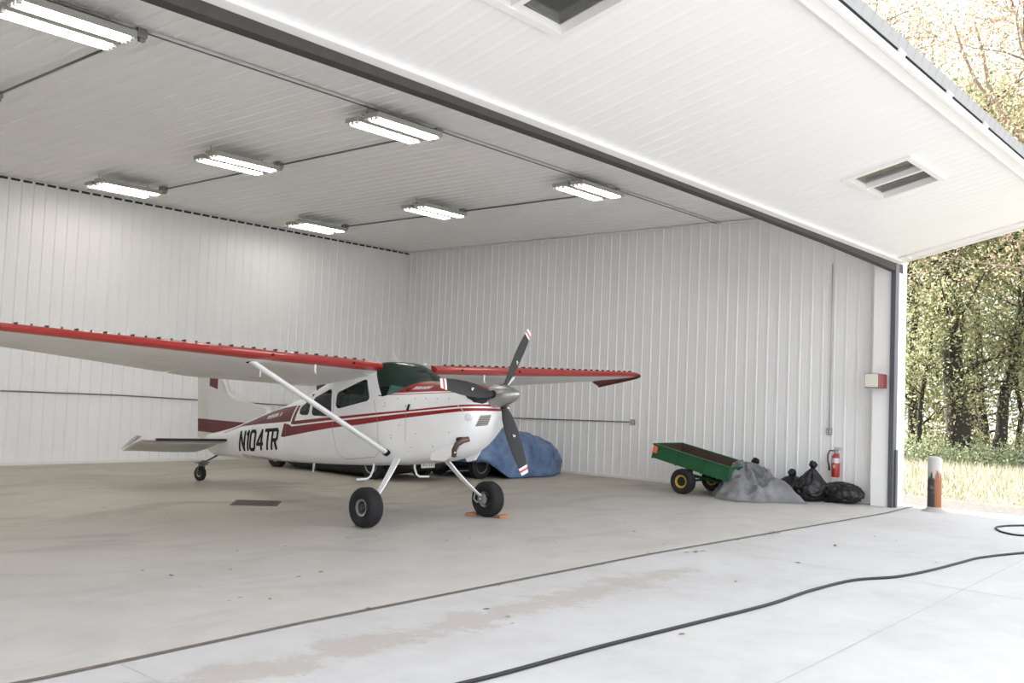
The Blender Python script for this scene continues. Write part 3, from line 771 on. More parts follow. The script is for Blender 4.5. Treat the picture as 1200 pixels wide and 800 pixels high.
for sg in (-1, 1):
    ys = [.50, .8, 1.2, 1.8, 2.54, 3.0, 3.5, 4.0, 4.5, 5.0, 5.40]
    wg = wingpiece('wing', sg, ys, LEF, .735, WINGW, plane)
    le = wingpiece('leading_edge', sg, ys, 0, LEF, RED, wg)
    wingpiece('flap', sg, [.60, 1.2, 1.8, 2.54, 2.86], .742, 1.0, WINGW, wg)
    wingpiece('aileron', sg, [2.90, 3.5, 4.0, 4.5, 5.36], .742, 1.0, WINGW, wg)
    # drooped tip
    rings = []; c, tw_ = station(5.40); top, bot = foilpts(c, .12)
    for t, dz, sc in ((0, 0, 1.0), (.05, -.006, .98), (.09, -.025, .94), (.115, -.06, .88), (.12, -.085, .82)):
        loop = top+bot[::-1][1:-1]
        rr_ = []
        for x, z in loop:
            fx = x/c; q = wp(sg, 5.40, x if fx > .5 else x+(1-sc)*.12*c, z*(1-2.2*t) - (dz*-1)*(.35+fx), tw_); q.x += sg*t; rr_.append(q)
        rings.append(rr_)
    b = B(); b.loft(rings); b.done('wing_tip', MAROON, wg, angle=50)
    # droop plate seen from below at the trailing corner
    b = B(); P = [wp(sg, 5.38, .05*c, -.02, tw_), wp(sg, 5.50, .05*c, -.03, tw_), wp(sg, 5.50, 1.0*c, -.085, tw_), wp(sg, 5.38, 1.02*c, -.02, tw_)]
    b.loft([P, [p+Vector((0, 0, .015)) for p in P]]); b.done('tip_plate', MAROON, wg)
    # row of vortex generators on the leading edge
    i = 0; y = .75
    vg0 = None
    while y < 5.36:
        c, tw_ = station(y); top, bot = foilpts(c, .12)
        zt = float(np.interp(.06*c, [p[0] for p in top], [p[1] for p in top]))
        p = wp(sg, y, .06*c, zt, tw_)
        if vg0 is None: vo = vg0 = B().box(-.007, .007, -.03, .03, -.004, .020).done('vortex_generator', MAROON, wg)
        else: vo = link(vg0.copy(), wg)
        vo.location = p; vo.rotation_euler = (R(-4), 0, R(12 if i % 2 else -12))
        i += 1; y += .155
    # stall vane / light dots on the leading edge, struts fittings, vents
    for yy in (1.0, 2.25):
        c, tw_ = station(yy); B().lathe([(0, .018), (.02, .016), (.022, .004)], Matrix.Translation(wp(sg, yy, .0, -.004, tw_)) @ Matrix.Rotation(R(-90), 4, 'Z'), 12).done('landing_lamp', BLK, wg)
    b = B(); p = wp(sg, 1.55, .10, -.07); b.tube([p+Vector((0, 0, .02)), p+Vector((0, 0, -.07)), p+Vector((0, -.02, -.10))], [.014, .012, .012], 8); b.done('fuel_vent', WHITE_PAINT, wg)
    # root fairing between wing and cabin side
    rings = []
    for t, k_ in ((0, 1.0), (.5, 1.10), (1, 1.22)):
        y = .62-.10*t; c = 1.64; top, bot = foilpts(c, .12*k_)
        rings.append([wp(sg, y, x, z) for x, z in [q for q in top if q[0] > .2]+[q for q in bot[::-1] if q[0] > .2][1:]])
    b = B(); b.loft(rings); b.done('root_fairing', RED if False else WINGW, wg, angle=50)
for (x, u, h) in ((-.2, 1.0, .30), (.1, .9, .22), (-.35, 1.9, .32)):
    B().tube([(x, u, 2.1 if u < 1.5 else 1.9), (x-.02, u+.16, 2.1+h if u < 1.5 else 1.9+h)], [.006, .003], 5).done('whip_antenna', TIPWHITE, fus)
# ---- tail
BOOT = simple('deice_boot', (.012, .014, .014), .5)
def slab(rings_xz, name, mat, parent): pass
def tailfoil(b, pts, thick, n=12):
    """pts: list of (P_le, P_te, normal) -> lens sections"""
    rings = []
    for le, te, nn in pts:
        le, te, nn = Vector(le), Vector(te), Vector(nn)
        r1 = []; r2 = []
        for i in range(n+1):
            x = .5*(1-math.cos(math.pi*i/n)); th = thick*(te-le).length*5*(.2969*math.sqrt(x)-.126*x-.3516*x*x+.2843*x**3-.1036*x**4)
            c_ = le.lerp(te, x); r1.append(c_+nn*th); r2.append(c_-nn*th)
        rings.append(r1+r2[::-1][1:-1])
    b.loft(rings); return b
for sg in (-1, 1):
    nn = (0, .17, .985)
    stb = tailfoil(B(), [((sg*.10, 5.02, .80), (sg*.10, 5.46, .715), nn), ((sg*1.58, 5.10, .815), (sg*1.62, 5.42, .745), nn)], .13).done('horizontal_stabilizer', simple('stabilizer_grey', (.56, .54, .51), .4) if sg < 0 else bpy.data.materials['stabilizer_grey'], plane, angle=40)
    tailfoil(B(), [((sg*.14, 5.008, .803), (sg*.14, 5.08, .79), nn), ((sg*1.45, 5.082, .817), (sg*1.45, 5.15, .802), nn)], .62).done('deice_boot', BOOT, stb, angle=40)
    B().tube([(sg*1.45, 5.10, .812), (sg*1.60, 5.11, .818), (sg*1.63, 5.16, .812)], [.03, .03, .015], 8, flat=.8).done('tip_cap', TRIMW, stb, smooth=True)
    e = tailfoil(B(), [((sg*.14, 5.465, .712), (sg*.30, 5.93, .535), nn), ((sg*.5, 5.46, .718), (sg*.52, 5.95, .535), nn), ((sg*1.60, 5.435, .742), (sg*1.66, 5.80, .59), nn)], .09).done('elevator', bpy.data.materials['stabilizer_grey'], plane, angle=40)
    tailfoil(B(), [((sg*1.60, 5.26, .86), (sg*1.62, 5.50, .74), nn), ((sg*1.70, 5.20, .87), (sg*1.70, 5.80, .60), nn)], .08).done('elevator_horn', bpy.data.materials['stabilizer_grey'], e, angle=40)
k = N('fin_paint'); tc = k.n('ShaderNodeTexCoord'); sx = k.n('ShaderNodeSeparateXYZ', {'Vector': tc.outputs['Object']}); U, Z = sx.outputs['Y'], sx.outputs['Z']
c1 = k.math('MULTIPLY', k.math('GREATER_THAN', Z, .885), k.math('LESS_THAN', Z, 1.115))
c2 = k.math('MULTIPLY', k.math('GREATER_THAN', k.math('ADD', Z, k.math('MULTIPLY', U, -.20)), .515), k.math('MULTIPLY', k.math('GREATER_THAN', U, 5.71), k.math('LESS_THAN', U, 6.0)))
FINP = k.set(base=k.mix(k.math('MAXIMUM', c1, c2), (.70, .69, .67), (.12, .012, .016)), rough=.45)
FIN = [(4.1, 1.30), (4.12, 1.386), (4.50, 1.435), (4.85, 1.465), (5.05, 1.492), (5.20, 1.522), (5.34, 1.575), (5.43, 1.63), (5.50, 1.70), (5.56, 1.78), (5.72, 2.02), (5.90, 2.28), (5.97, 2.315), (6.14, 2.33), (5.90, .80), (5.2, .80), (4.6, 1.0)]
def finmesh(poly, thick, name, mat, parent):
    b = bmesh.new(); f = b.faces.new([b.verts.new((0, p[0], p[1])) for p in poly])
    bmesh.ops.triangulate(b, faces=[f]); 
    g_ = bmesh.ops.extrude_face_region(b, geom=b.faces[:])
    for v in [x for x in g_['geom'] if isinstance(x, bmesh.types.BMVert)]: v.co.x += thick
    for v in b.verts: v.co.x -= thick/2
    bmesh.ops.recalc_face_normals(b, faces=b.faces)
    me = bpy.data.meshes.new(name); b.to_mesh(me); b.free(); o = mesh_obj(name, me, mat, parent)
    m = o.modifiers.new('bevel', 'BEVEL'); m.width = thick*.45; m.segments = 3; m.limit_method = 'ANGLE'; m.angle_limit = R(50); return o
finmesh(FIN, .085, 'vertical_fin', FINP, plane)
rud = finmesh([(6.165, 2.34), (6.45, 2.33), (6.50, 2.28), (6.447, 1.78), (6.37, 1.10), (6.33, .78), (6.12, .72), (5.93, .82), (6.01, 1.78)], .06, 'rudder', FINP, plane)
for i in range(24):
    z = .86+i*.058
    if z > 2.25: break
    ul = 5.945+.17*(z-.8); uh = 6.34+.105*(z-.8)
    b = B(); b.tube([(-.031, ul+.02, z+.05), (-.031, uh-.02, z)], .008, 5); b.done('rudder_rib', FINP, rud)
# ---- propeller
hubc = Vector((.009, -1.225, 1.745)); TI = R(-5.9)
pr = empty('propeller', hubc, (TI, 0, R(3.4)), plane)       # local -y = forward
MF = Matrix.Rotation(R(-90), 4, 'Z')                   # lathe axis x -> -y
B().lathe([(-.10, .0), (-.10, .146), (-.06, .150), (.0, .148), (.08, .138), (.16, .115), (.24, .080), (.29, .048), (.315, .022), (.322, .0)], MF, 48).done('spinner', METAL, pr, angle=40)
BL = [(.09, .075, .06, 40), (.16, .085, .05, 38), (.28, .115, .034, 33), (.42, .142, .026, 27), (.56, .148, .021, 23), (.70, .142, .017, 20), (.84, .122, .013, 17), (.955, .098, .010, 15.5), (1.0, .085, .008, 15)]
def blade(parent, ang):
    rings = []
    rs = sorted(set([.09, .905, .935, .962]+[q[0] for q in BL]))
    for r in rs:
        c, t, pw = [float(np.interp(r, [q[0] for q in BL], [q[i] for q in BL])) for i in (1, 2, 3)]
        c *= 1.38 if r > .2 else 1.0; pw = R(pw*.72); ring = []
        for i in range(14):
            a = 2*math.pi*i/14; x = c/2*math.cos(a); y = t/2*math.sin(a)*(1 if math.sin(a) > 0 else .6)
            ring.append(Vector((x*math.cos(pw)+y*math.sin(pw), -y*math.cos(pw)+x*math.sin(pw), r*1.10)))
        rings.append(ring)
    b = B(); b.loft(rings)
    for f in b.bm.faces:
        r = f.calc_center_median().z/1.10; f.material_index = 1 if .905 < r < .935 or r > .962 else 2 if r > .935 else 0
    b.box(-.012, .008, -.032, -.022, .55, .575, 3); b.box(.014, .022, -.030, -.020, .53, .57, 3)
    b.tube([(0, 0, .05), (0, 0, .16)], [.055, .05], 16, mi=4)
    o = b.done('blade', [PROP, TIPWHITE, TIPRED, LETW, BLACK], parent, angle=50); o.rotation_euler = (0, R(-ang), 0)
for ang in (-36.5, 83.5, 203.5): blade(pr, ang)
# ---- cabin interior
SEATM = simple('seat_fabric', (.05, .058, .056), .85); LIN = simple('cabin_liner', (.03, .04, .038), .85)
B().box(-.40, .40, .10, 2.4, .84, .87).done('cabin_floor', DARK, fus)
B().box(-.46, .46, .02, .10, 1.25, 1.80).done('instrument_panel', DARK, fus, bevel=.02)
for u in (1.25, 2.05):
    for sg in (-1, 1):
        st_ = empty('seat', (sg*.25, u, .83), (0, 0, 0), plane)
        B().box(-.20, .20, -.45, .0, .0, .30).done('cushion', SEATM, st_, bevel=.04)
        B().box(-.20, .20, -.02, .12, .22, .86).done('backrest', SEATM, st_, bevel=.05)
        B().box(-.12, .12, .02, .10, .86, 1.0).done('headrest', SEATM, st_, bevel=.03)
        st_.rotation_euler = (R(-8), 0, 0)
B().box(-.36, .36, 2.45, 2.50, .8, 1.50).done('rear_bulkhead', LIN, fus)
for sg in (-1, 1):
    B().tube([(sg*.25, .10, 1.52), (sg*.25, .34, 1.56)], .015, 8).lathe([(0, .0), (.0, .0)], None, 3).box(sg*.25-.13, sg*.25+.13, .33, .36, 1.53, 1.57).done('control_yoke', DARK, fus)
raw('pale_quad', [(-.45, .50, 1.69), (-.20, .40, 1.70), (-.20, .36, 1.80), (-.42, .46, 1.83)], [(0, 1, 2, 3)], simple('pale_teal', (.72, .80, .78), .6), fus)  # plain pale teal quad inside the lower left of the windshield

# ================================================================== vehicles at the back
CARB = simple('black_car_paint', (.006, .006, .007), .6)
RIM = simple('car_rim', (.30, .30, .29), .35, .8)
def carwheel(parent, loc, r, w):
    o = empty('wheel', loc, (0, 0, 0), parent)
    t = B(); hw = w/2
    t.lathe([(-hw*.7, r*.6), (-hw, r*.7), (-hw, r*.88), (-hw*.75, r), (hw*.75, r), (hw, r*.88), (hw, r*.7), (hw*.7, r*.6)], None, 40); t.done('tire', BLACK, o, angle=40)
    h = B(); h.lathe([(-hw*.55, .0), (-hw*.6, r*.2), (-hw*.4, r*.4), (-hw*.75, r*.56), (-hw*.8, r*.63), (hw*.8, r*.63), (hw*.5, r*.4), (hw*.5, .0)], None, 32); h.done('rim', RIM, o, angle=35)
    return o
car = empty('car', (13.48, 14.5, 0)); tag(car, 'black car standing behind the airplane, seen under its belly', 'car')
def carbody(parent, secs, mat, name='body'):
    b = B(); rings = []
    for y, zb, zt, w, n_ in secs:
        zm = (zb+zt)/2; h = (zt-zb)/2
        ring = []
        for k_ in range(28):
            a = 2*math.pi*k_/28; c, s_ = math.cos(a), math.sin(a); r_ = (abs(c)**n_+abs(s_)**n_)**(-1/n_)
            ring.append((w*c*r_, y, zm+h*s_*r_))
        rings.append(ring)
    b.loft(rings); return b.done(name, mat, parent, angle=45)
carbody(car, [(-.80, .26, .50, .52, 3), (-.72, .20, .58, .64, 3.5), (-.42, .16, .70, .70, 4), (.42, .03, .76, .73, 9), (1.2, .03, .80, .735, 9), (2.7, .03, .80, .735, 9), (3.4, .18, .76, .71, 4), (3.75, .28, .66, .62, 3.5), (3.85, .34, .56, .5, 3)], CARB)
carbody(car, [(.85, .74, .80, .55, 3), (1.35, .74, 1.12, .52, 3), (1.9, .74, 1.20, .52, 3), (2.5, .74, 1.14, .50, 3), (3.1, .74, .80, .50, 3)], simple('car_glass', (.015, .018, .018), .08, coat=.5), 'greenhouse')
for x in (-.70, .62):
    for y in (0.0, 3.16): carwheel(car, (x, y, .30), .30, .17)
b = B(); b.box(-.58, .58, -.87, -.79, .33, .42); b.done('bumper', simple('dark_chrome', (.10, .10, .10), .3, .8), car, bevel=.015)
pl_ = B().box(-.24, .13, -.885, -.872, .27, .385).done('number_plate', simple('plate_white', (.66, .66, .64), .5), car, bevel=.004)
b = B()
for i, x in enumerate((-.19, -.145, -.09, -.02, .03, .085)): b.box(x-.014, x+.014, -.888, -.885, .305, .355)
b.done('plate_marks', simple('plate_grey', (.28, .28, .28), .6), pl_)
for x in (-.42, .42): B().lathe([(0, .07), (.03, .06), (.045, .02)], Matrix.Translation((x, -.76, .52)) @ Matrix.Rotation(R(-90), 4, 'Z'), 20).done('headlight', RIM, car)
# covered car
cc = empty('covered_car', (15.9, 14.25, 0)); tag(cc, 'dark car mostly hidden under the blue tarp by the right wall', 'car')
carbody(cc, [(-1.45, .28, .50, .5, 3), (-1.3, .22, .60, .62, 3.5), (-.5, .2, .70, .68, 4), (.5, .2, .70, .68, 4), (1.2, .24, .6, .62, 3.5), (1.35, .3, .5, .5, 3)], CARB).rotation_euler = (0, 0, R(90))
for x in (-.88, .92):
    for y in (-.60, .58):
        w_ = carwheel(cc, (x-.05, y, .29), .29, .17); w_.rotation_euler = (0, 0, R(90))
# draped tarps
def fold(p, s, seed, ridged=True):
    q = Vector((p[0]*s+seed, p[1]*s-seed*.7, p[2]*s+seed*.3)); n_ = noise.noise(q)
    return (1-abs(n_)*2) if ridged else n_
TARPB = N('blue_tarp'); vv = TARPB.obj(); n1 = TARPB.noise(vv, 2.5, 6, .65); n2 = TARPB.noise(vv, 9, 4, .6)
TB = TARPB.set(base=TARPB.mix(TARPB.step(n1, .35, .68), (.06, .125, .27), (.20, .285, .45)), rough=.5, normal=TARPB.bump(TARPB.math('ADD', n1, TARPB.math('MULTIPLY', n2, .4)), .9, .09))  # lighter and darker blue in the colour stand for lit and shaded crumples
nph, nv = 128, 40; vs = []; fs = []
cx, cy, ax, ay, hh = 16.08, 14.25, 1.66, .95, 1.04
for iv in range(nv+1):
    v = iv/nv                                   # 0 hem .. 1 crown
    for ip in range(nph):
        ph = 2*math.pi*ip/nph; c, s_ = math.cos(ph), math.sin(ph)
        n_ = 3.2; r_ = (abs(c)**n_+abs(s_)**n_)**(-1/n_)
        el = v*math.pi/2; rr_ = math.cos(el)**.62; zz = math.sin(el)**.75
        top = hh*(1.0-.16*max(0, c)**2-.05*max(0, -c))
        x, y = cx+ax*c*r_*rr_, cy+ay*s_*r_*rr_
        lift = .34*max(0, min(1, (-c*r_-.33)/.35))*(1 if s_ < .55 else .4)       # hem pulled up over the wheel at the left end
        z = .012+lift*(1-v)**1.2+(top-.012)*zz
        f = fold((x, y, z*.55), 1.7, 3.7)*.55+fold((x, y, z), 3.6, 9.1)*.3+fold((x, y, z), 8.0, 4.1)*.12
        amp = .19*(1-v*.6)*(1 if v > .02 else .8)
        hem = .035*noise.noise(Vector((ph*5, 3, 1)))
        k_ = 1+amp*(f-.35)/1.0+hem*(1-v)
        x, y = cx+(x-cx)*k_, cy+(y-cy)*k_
        z = max(.008, z+.04*(f-.4)*v+ (.02*abs(noise.noise(Vector((ph*7, 8, 2)))) if v < .02 else 0))
        vs.append((min(x, 18.2), y, z))
for iv in range(nv):
    for ip in range(nph):
        a = iv*nph+ip; b_ = iv*nph+(ip+1) % nph; fs.append((a, b_, b_+nph, a+nph))
o = raw('tarp', vs, fs, TB, None, True); tag(o, 'crumpled blue tarp draped over a car against the right wall', 'tarp')
o.modifiers.new('solid', 'SOLIDIFY').thickness = .004
# ---- green cart
CG = simple('cart_green', (.012, .10, .035), .45, var=.25, scale=5); RUST = simple('cart_rust', (.075, .045, .035), .85, var=.5, scale=7)
CY = simple('hub_yellow', (.52, .36, .05), .5, var=.15)
cart = empty('utility_cart', (16.97, 9.60, .245)); tag(cart, 'green dump cart with yellow hubs parked against the right wall', 'cart')
TL = R(11.5)
box_e = empty('box', (0, 0, .12), (TL, 0, 0), cart)
x0, x1, y0, y1, h = -.53, .53, -.86, .80, .27
b = B(); b.box(x0, x1, y0, y1, .14, .16); b.done('bed', RUST, box_e)
for nm, bb in (('side_panel', (x0-.015, x0, y0, y1, .13, .13+h)), ('side_panel', (x1, x1+.015, y0, y1, .13, .13+h)), ('end_panel', (x0, x1, y0-.015, y0, .13, .13+h)), ('end_panel', (x0, x1, y1, y1+.015, .13, .13+h))):
    p = B().box(*bb).done(nm, [CG, RUST], box_e)
    # inner faces rusty
    for f in p.data.polygons:
        c = f.center; nn = f.normal
        if nm == 'side_panel' and nn.x*(1 if bb[0] < 0 else -1) > .5: f.material_index = 1
        if nm == 'end_panel' and nn.y*(1 if bb[2] < 0 else -1) > .5: f.material_index = 1
b = B()
for y in (y0+.02, -.33, .24, y1-.02):
    b.box(x0-.04, x0-.015, y-.018, y+.018, .12, .13+h); b.box(x1+.015, x1+.04, y-.018, y+.018, .12, .13+h)
b.box(x0-.045, x0+.005, y0-.02, y1+.02, .13+h-.012, .145+h); b.box(x1-.005, x1+.045, y0-.02, y1+.02, .13+h-.012, .145+h); b.box(x0, x1, y1, y1+.035, .13+h-.012, .145+h); b.box(x0, x1, y0-.035, y0, .13+h-.012, .145+h)
b.done('rim_rail', CG, box_e, bevel=.004)
B().box(x0-.052, x0-.044, y1-.11, y1-.01, .24, .375).done('reflector', simple('orange_reflector', (.85, .16, .10), .4), box_e)
B().box(x1-.12, x1-.02, y0-.05, y0-.036, .30, .36).done('reflector', simple('red_reflector', (.6, .05, .04), .4) , box_e)
rr0 = random.Random(4); ld = B()
for i in range(26):
    x, y = rr0.uniform(x0+.1, x1-.1), rr0.uniform(y0+.1, y1-.35); r_ = rr0.uniform(.03, .075)
    M_ = Matrix.Translation((x, y, .165+r_*.6)) @ Matrix.Rotation(rr0.uniform(0, 3), 4, 'Z')
    bmesh.ops.create_icosphere(ld.bm, subdivisions=1, radius=r_, matrix=M_ @ Matrix.Diagonal((1.4, .9, .7, 1)))
o = ld.done('debris', simple('dark_debris', (.035, .03, .028), .9, var=.5), box_e); tag(o, kind='stuff')
b = B(); b.tube([(-.58, 0, 0), (.58, 0, 0)], .022, 10)
for x in (-.35, .35): b.box(x-.025, x+.025, -.05, .05, -.01, .27)
b.done('axle', simple('axle_black', (.02, .02, .02), .6), cart)
B().tube([(0, .3, .10), (0, -.9, -.06), (0, -1.25, -.18)], .03, 8).done('tongue', CG, cart)
for sg in (-1, 1):
    w_ = empty('wheel', (sg*.60, 0, 0), (0, 0, 0), cart); r_, hw = .245, .115
    B().lathe([(-hw*.55, r_*.48), (-hw*.9, r_*.56), (-hw, r_*.70), (-hw*.92, r_*.88), (-hw*.6, r_*.98), (0, r_), (hw*.6, r_*.98), (hw*.92, r_*.88), (hw, r_*.70), (hw*.9, r_*.56), (hw*.55, r_*.48)], None, 44).done('tire', BLACK, w_, angle=35)
    B().lathe([(-hw*.35, .03), (-hw*.35, r_*.30), (-hw*.75, r_*.42), (-hw*.8, r_*.51), (hw*.8, r_*.51), (hw*.75, r_*.42), (hw*.35, r_*.30), (hw*.35, .03)], None, 36).done('hub', CY, w_, angle=30)
    b = B(); b.lathe([(-hw*.95, .0), (-hw*.95, .032), (-hw*.3, .045), (hw*.3, .045), (hw*.95, .032), (hw*.95, 0)], None, 18)
    for i in range(5):
        a = 2*math.pi*i/5; b.lathe([(-hw*.5, .0), (-hw*.5, .010), (hw*.5, .010), (hw*.5, .0)], Matrix.Translation((0, .072*math.cos(a), .072*math.sin(a))), 8)
    b.done('bearing', simple('hub_black', (.02, .02, .02), .5) if 'hub_black' not in bpy.data.materials else bpy.data.materials['hub_black'], w_, angle=35)
# ---- grey tarp heap
TG_ = N('grey_tarp'); vv = TG_.obj(); n1 = TG_.noise(vv, 4, 5, .6); n2 = TG_.noise(vv, 14, 4, .6)
TG = TG_.set(base=TG_.mix(TG_.step(n1, .35, .65), (.14, .145, .155), (.24, .245, .255)), rough=.45, normal=TG_.bump(n1, .5, .05))
outl = [(16.42, 8.95), (16.10, 8.60), (15.98, 8.28), (16.22, 8.05), (16.5, 7.88), (16.8, 7.56), (17.06, 7.40), (17.25, 7.55), (17.35, 8.0), (17.55, 8.5), (17.62, 9.0), (17.2, 9.25), (16.75, 9.2)]
cx, cy = 17.16, 8.70
angs = sorted([(math.atan2(y-cy, x-cx), math.hypot(x-cx, y-cy)) for x, y in outl])
def rad(a):
    xs = [p[0]-2*math.pi for p in angs]+[p[0] for p in angs]+[p[0]+2*math.pi for p in angs]; ys = [p[1] for p in angs]*3
    return float(np.interp(a, xs, ys))
nph, nv = 140, 46; vs = []; fs = []
for iv in range(nv+1):
    t = 1-iv/nv
    for ip in range(nph):
        a = -math.pi+2*math.pi*ip/nph; r_ = rad(a)*t*(1+.10*noise.noise(Vector((math.cos(a)*4, math.sin(a)*4, 5)))*t)
        x, y = cx+r_*math.cos(a), cy+r_*math.sin(a)
        z_prev = (1-t)*.6
        f = fold((math.cos(a)*1.5, math.sin(a)*1.5, t*.6), 1.5, 4.3)*.6+fold((math.cos(a)*2, math.sin(a)*2, t*1.2), 2.2, 8.2)*.4
        g_ = noise.noise(Vector((x*2.1, y*2.1, 3)))
        f3 = fold((x+y*.6, (y-x*.4)*.6, z_prev), 3.6, 2.2)*.85+fold((x, y*1.3, 2), 7.0, 6.2)*.15
        z = .75*(1-t)**1.15*(1-.10*math.exp(-(t/.12)**2))+.16*(f3-.5)*math.sin(math.pi*t)**1.1+.13*math.sin(math.pi*t)*(f-.45)*1.6+.07*math.sin(math.pi*t)*g_+.05*math.sin(math.pi*t)**2
        z = max(.006+.012*abs(noise.noise(Vector((a*9, 1, 1))))*(t > .9), z)
        vs.append((x, y, z))
for iv in range(nv):
    for ip in range(nph):
        a_ = iv*nph+ip; b_ = iv*nph+(ip+1) % nph; fs.append((a_, b_, b_+nph, a_+nph))
o = raw('tarp', vs, fs, TG, None, True); tag(o, 'crumpled grey tarp heaped on the floor in front of the green cart', 'tarp')
# ---- black bags
BAG = N('black_plastic'); vv = BAG.obj(); n2 = BAG.noise(vv, 9, 4, .6)
BG = BAG.set(base=(.006, .006, .008), rough=.36, normal=BAG.bump(n2, .6, .03))
def bag(loc, sx_, sy_, h_, knot, seed, label):
    b = bmesh.new(); bmesh.ops.create_icosphere(b, subdivisions=5, radius=1)
    for v in b.verts:
        d = v.co.normalized(); f = fold(d, 2.2, seed)*.6+fold(d, 4.6, seed+3)*.35
        k_ = 1+.16*(f-.4); x, y, z = d.x*sx_*k_, d.y*sy_*k_, (d.z*.5+.42)*h_*(k_ if d.z > 0 else 1)
        if knot is not None and d.z > .15:
            t = ((d.z-.15)/.85)**1.4; x = x+(knot[0]*1.0-x)*t*.92; y = y+(knot[1]-y)*t*.92; z = z+(knot[2]-z)*t
        v.co = (x, y, max(.004, z))
    me = bpy.data.meshes.new('bag'); b.to_mesh(me); b.free()
    r = empty('trash_bag', loc); tag(r, label, 'trash bag', 'black trash bags by the right wall'); mesh_obj('bag', me, BG, r, True)
    if knot is not None:
        b = bmesh.new(); bmesh.ops.create_icosphere(b, subdivisions=3, radius=1)
        for v in b.verts:
            d = v.co.normalized(); f = fold(d, 3.5, seed+7); k_ = .065*(1+.55*(f-.4)); v.co = (knot[0]+d.x*k_, knot[1]+d.y*k_, knot[2]+.03+d.z*k_)
        me = bpy.data.meshes.new('tied_top'); b.to_mesh(me); b.free(); mesh_obj('tied_top', me, BG, r, True)
bag((17.72, 8.72, 0), .42, .38, .50, (-.06, .02, .63), 2.2, 'black trash bag with a round knot poking above the grey tarp')
bag((17.80, 8.02, 0), .42, .36, .42, (-.14, -.05, .47), 5.1, 'black trash bag lying low between the grey tarp and the tall tied bag')
bag((17.72, 7.62, 0), .40, .30, .48, (-.04, -.06, .66), 8.4, 'tallest black trash bag, tied to a peak at its top')
bag((17.96, 7.13, 0), .32, .42, .40, None, 11.9, 'round black trash bag below the fire extinguisher, nearest the door jamb')
# ---- wheel chocks
CH = simple('orange_wood', (.42, .19, .10), .8, var=.25, scale=12)
for i, (x, y, rz, l) in enumerate(((10.33, 9.52, .2, 'orange wooden chock behind the left main wheel'), (10.52, 9.11, -.1, 'orange wooden chock in front of the left main wheel'))):
    b = B(); b.prism([(-.07, .001), (.07, .001), (.05, .045), (-.05, .045)], 0, -.10, .10); o = b.done('wheel_chock', CH, None, bevel=.006); o.location = (x, y, 0); o.rotation_euler = (0, 0, rz); tag(o, l, 'chock', 'wheel chocks')
# ---- hose
HP = [(2.2, 4.35), (3.4, 4.08), (4.302, 4.001), (4.742, 3.973), (5.638, 3.952), (6.691, 3.888), (8.009, 3.809), (8.965, 3.831), (9.877, 3.771), (10.478, 3.548), (11.243, 3.438), (12.144, 3.379), (12.825, 3.324), (13.79, 3.067), (15.2, 2.55), (16.9, 2.45), (18.0, 2.9), (18.0, 3.5), (17.265, 3.843), (16.91, 4.01), (16.546, 4.07), (16.2, 3.98), (15.85, 3.77), (15.8, 3.5), (16.5, 2.9), (17.8, 2.2), (19.2, 1.2)]
hp = [Vector((x, y, .011+(.026 if i > 23 else 0))) for i, (x, y) in enumerate(HP)]; cv = []
for i in range(len(hp)-1):
    p0, p1, p2, p3 = hp[max(i-1, 0)], hp[i], hp[i+1], hp[min(i+2, len(hp)-1)]
    for q in range(8):
        t = q/8; cv.append(.5*((2*p1)+(p2-p0)*t+(2*p0-5*p1+4*p2-p3)*t*t+(3*p1-p0-3*p2+p3)*t**3))
ho = B().tube(cv, .0145, 8).done('garden_hose', simple('hose_rubber', (.012, .012, .016), .6), None, True)
tag(ho, 'long black hose snaking across the concrete apron', 'hose')
# ---- bollard
k = N('bollard_paint'); v = k.obj(); sx = k.n('ShaderNodeSeparateXYZ', {'Vector': v}); n1 = k.noise(k.obj((9, 9, 1.2)), 1.6, 5, .6); n2 = k.noise(v, 5, 4)
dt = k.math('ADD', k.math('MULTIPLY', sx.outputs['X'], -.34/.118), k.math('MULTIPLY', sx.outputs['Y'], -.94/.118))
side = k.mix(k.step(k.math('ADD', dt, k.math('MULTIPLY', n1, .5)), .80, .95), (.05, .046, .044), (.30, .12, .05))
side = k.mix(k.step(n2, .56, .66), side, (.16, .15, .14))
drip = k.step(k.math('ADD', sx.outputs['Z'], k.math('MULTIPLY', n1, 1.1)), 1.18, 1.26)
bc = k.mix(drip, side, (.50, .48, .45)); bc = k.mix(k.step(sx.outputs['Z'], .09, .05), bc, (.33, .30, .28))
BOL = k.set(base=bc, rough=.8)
bo = empty('bollard', (18.16, 5.50, 0)); tag(bo, 'weathered concrete bollard with worn paint outside the right door jamb', 'bollard')
B().lathe([(0, .118), (.93, .118), (.965, .10), (.98, .05), (.983, .0)], MZ, 36).done('post', BOL, bo, angle=35)
B().lathe([(-.004, .22), (.02, .20), (.05, .14), (.08, .119)], MZ, 24).done('footing', simple('footing_concrete', (.40, .37, .34), .9), bo, angle=60)
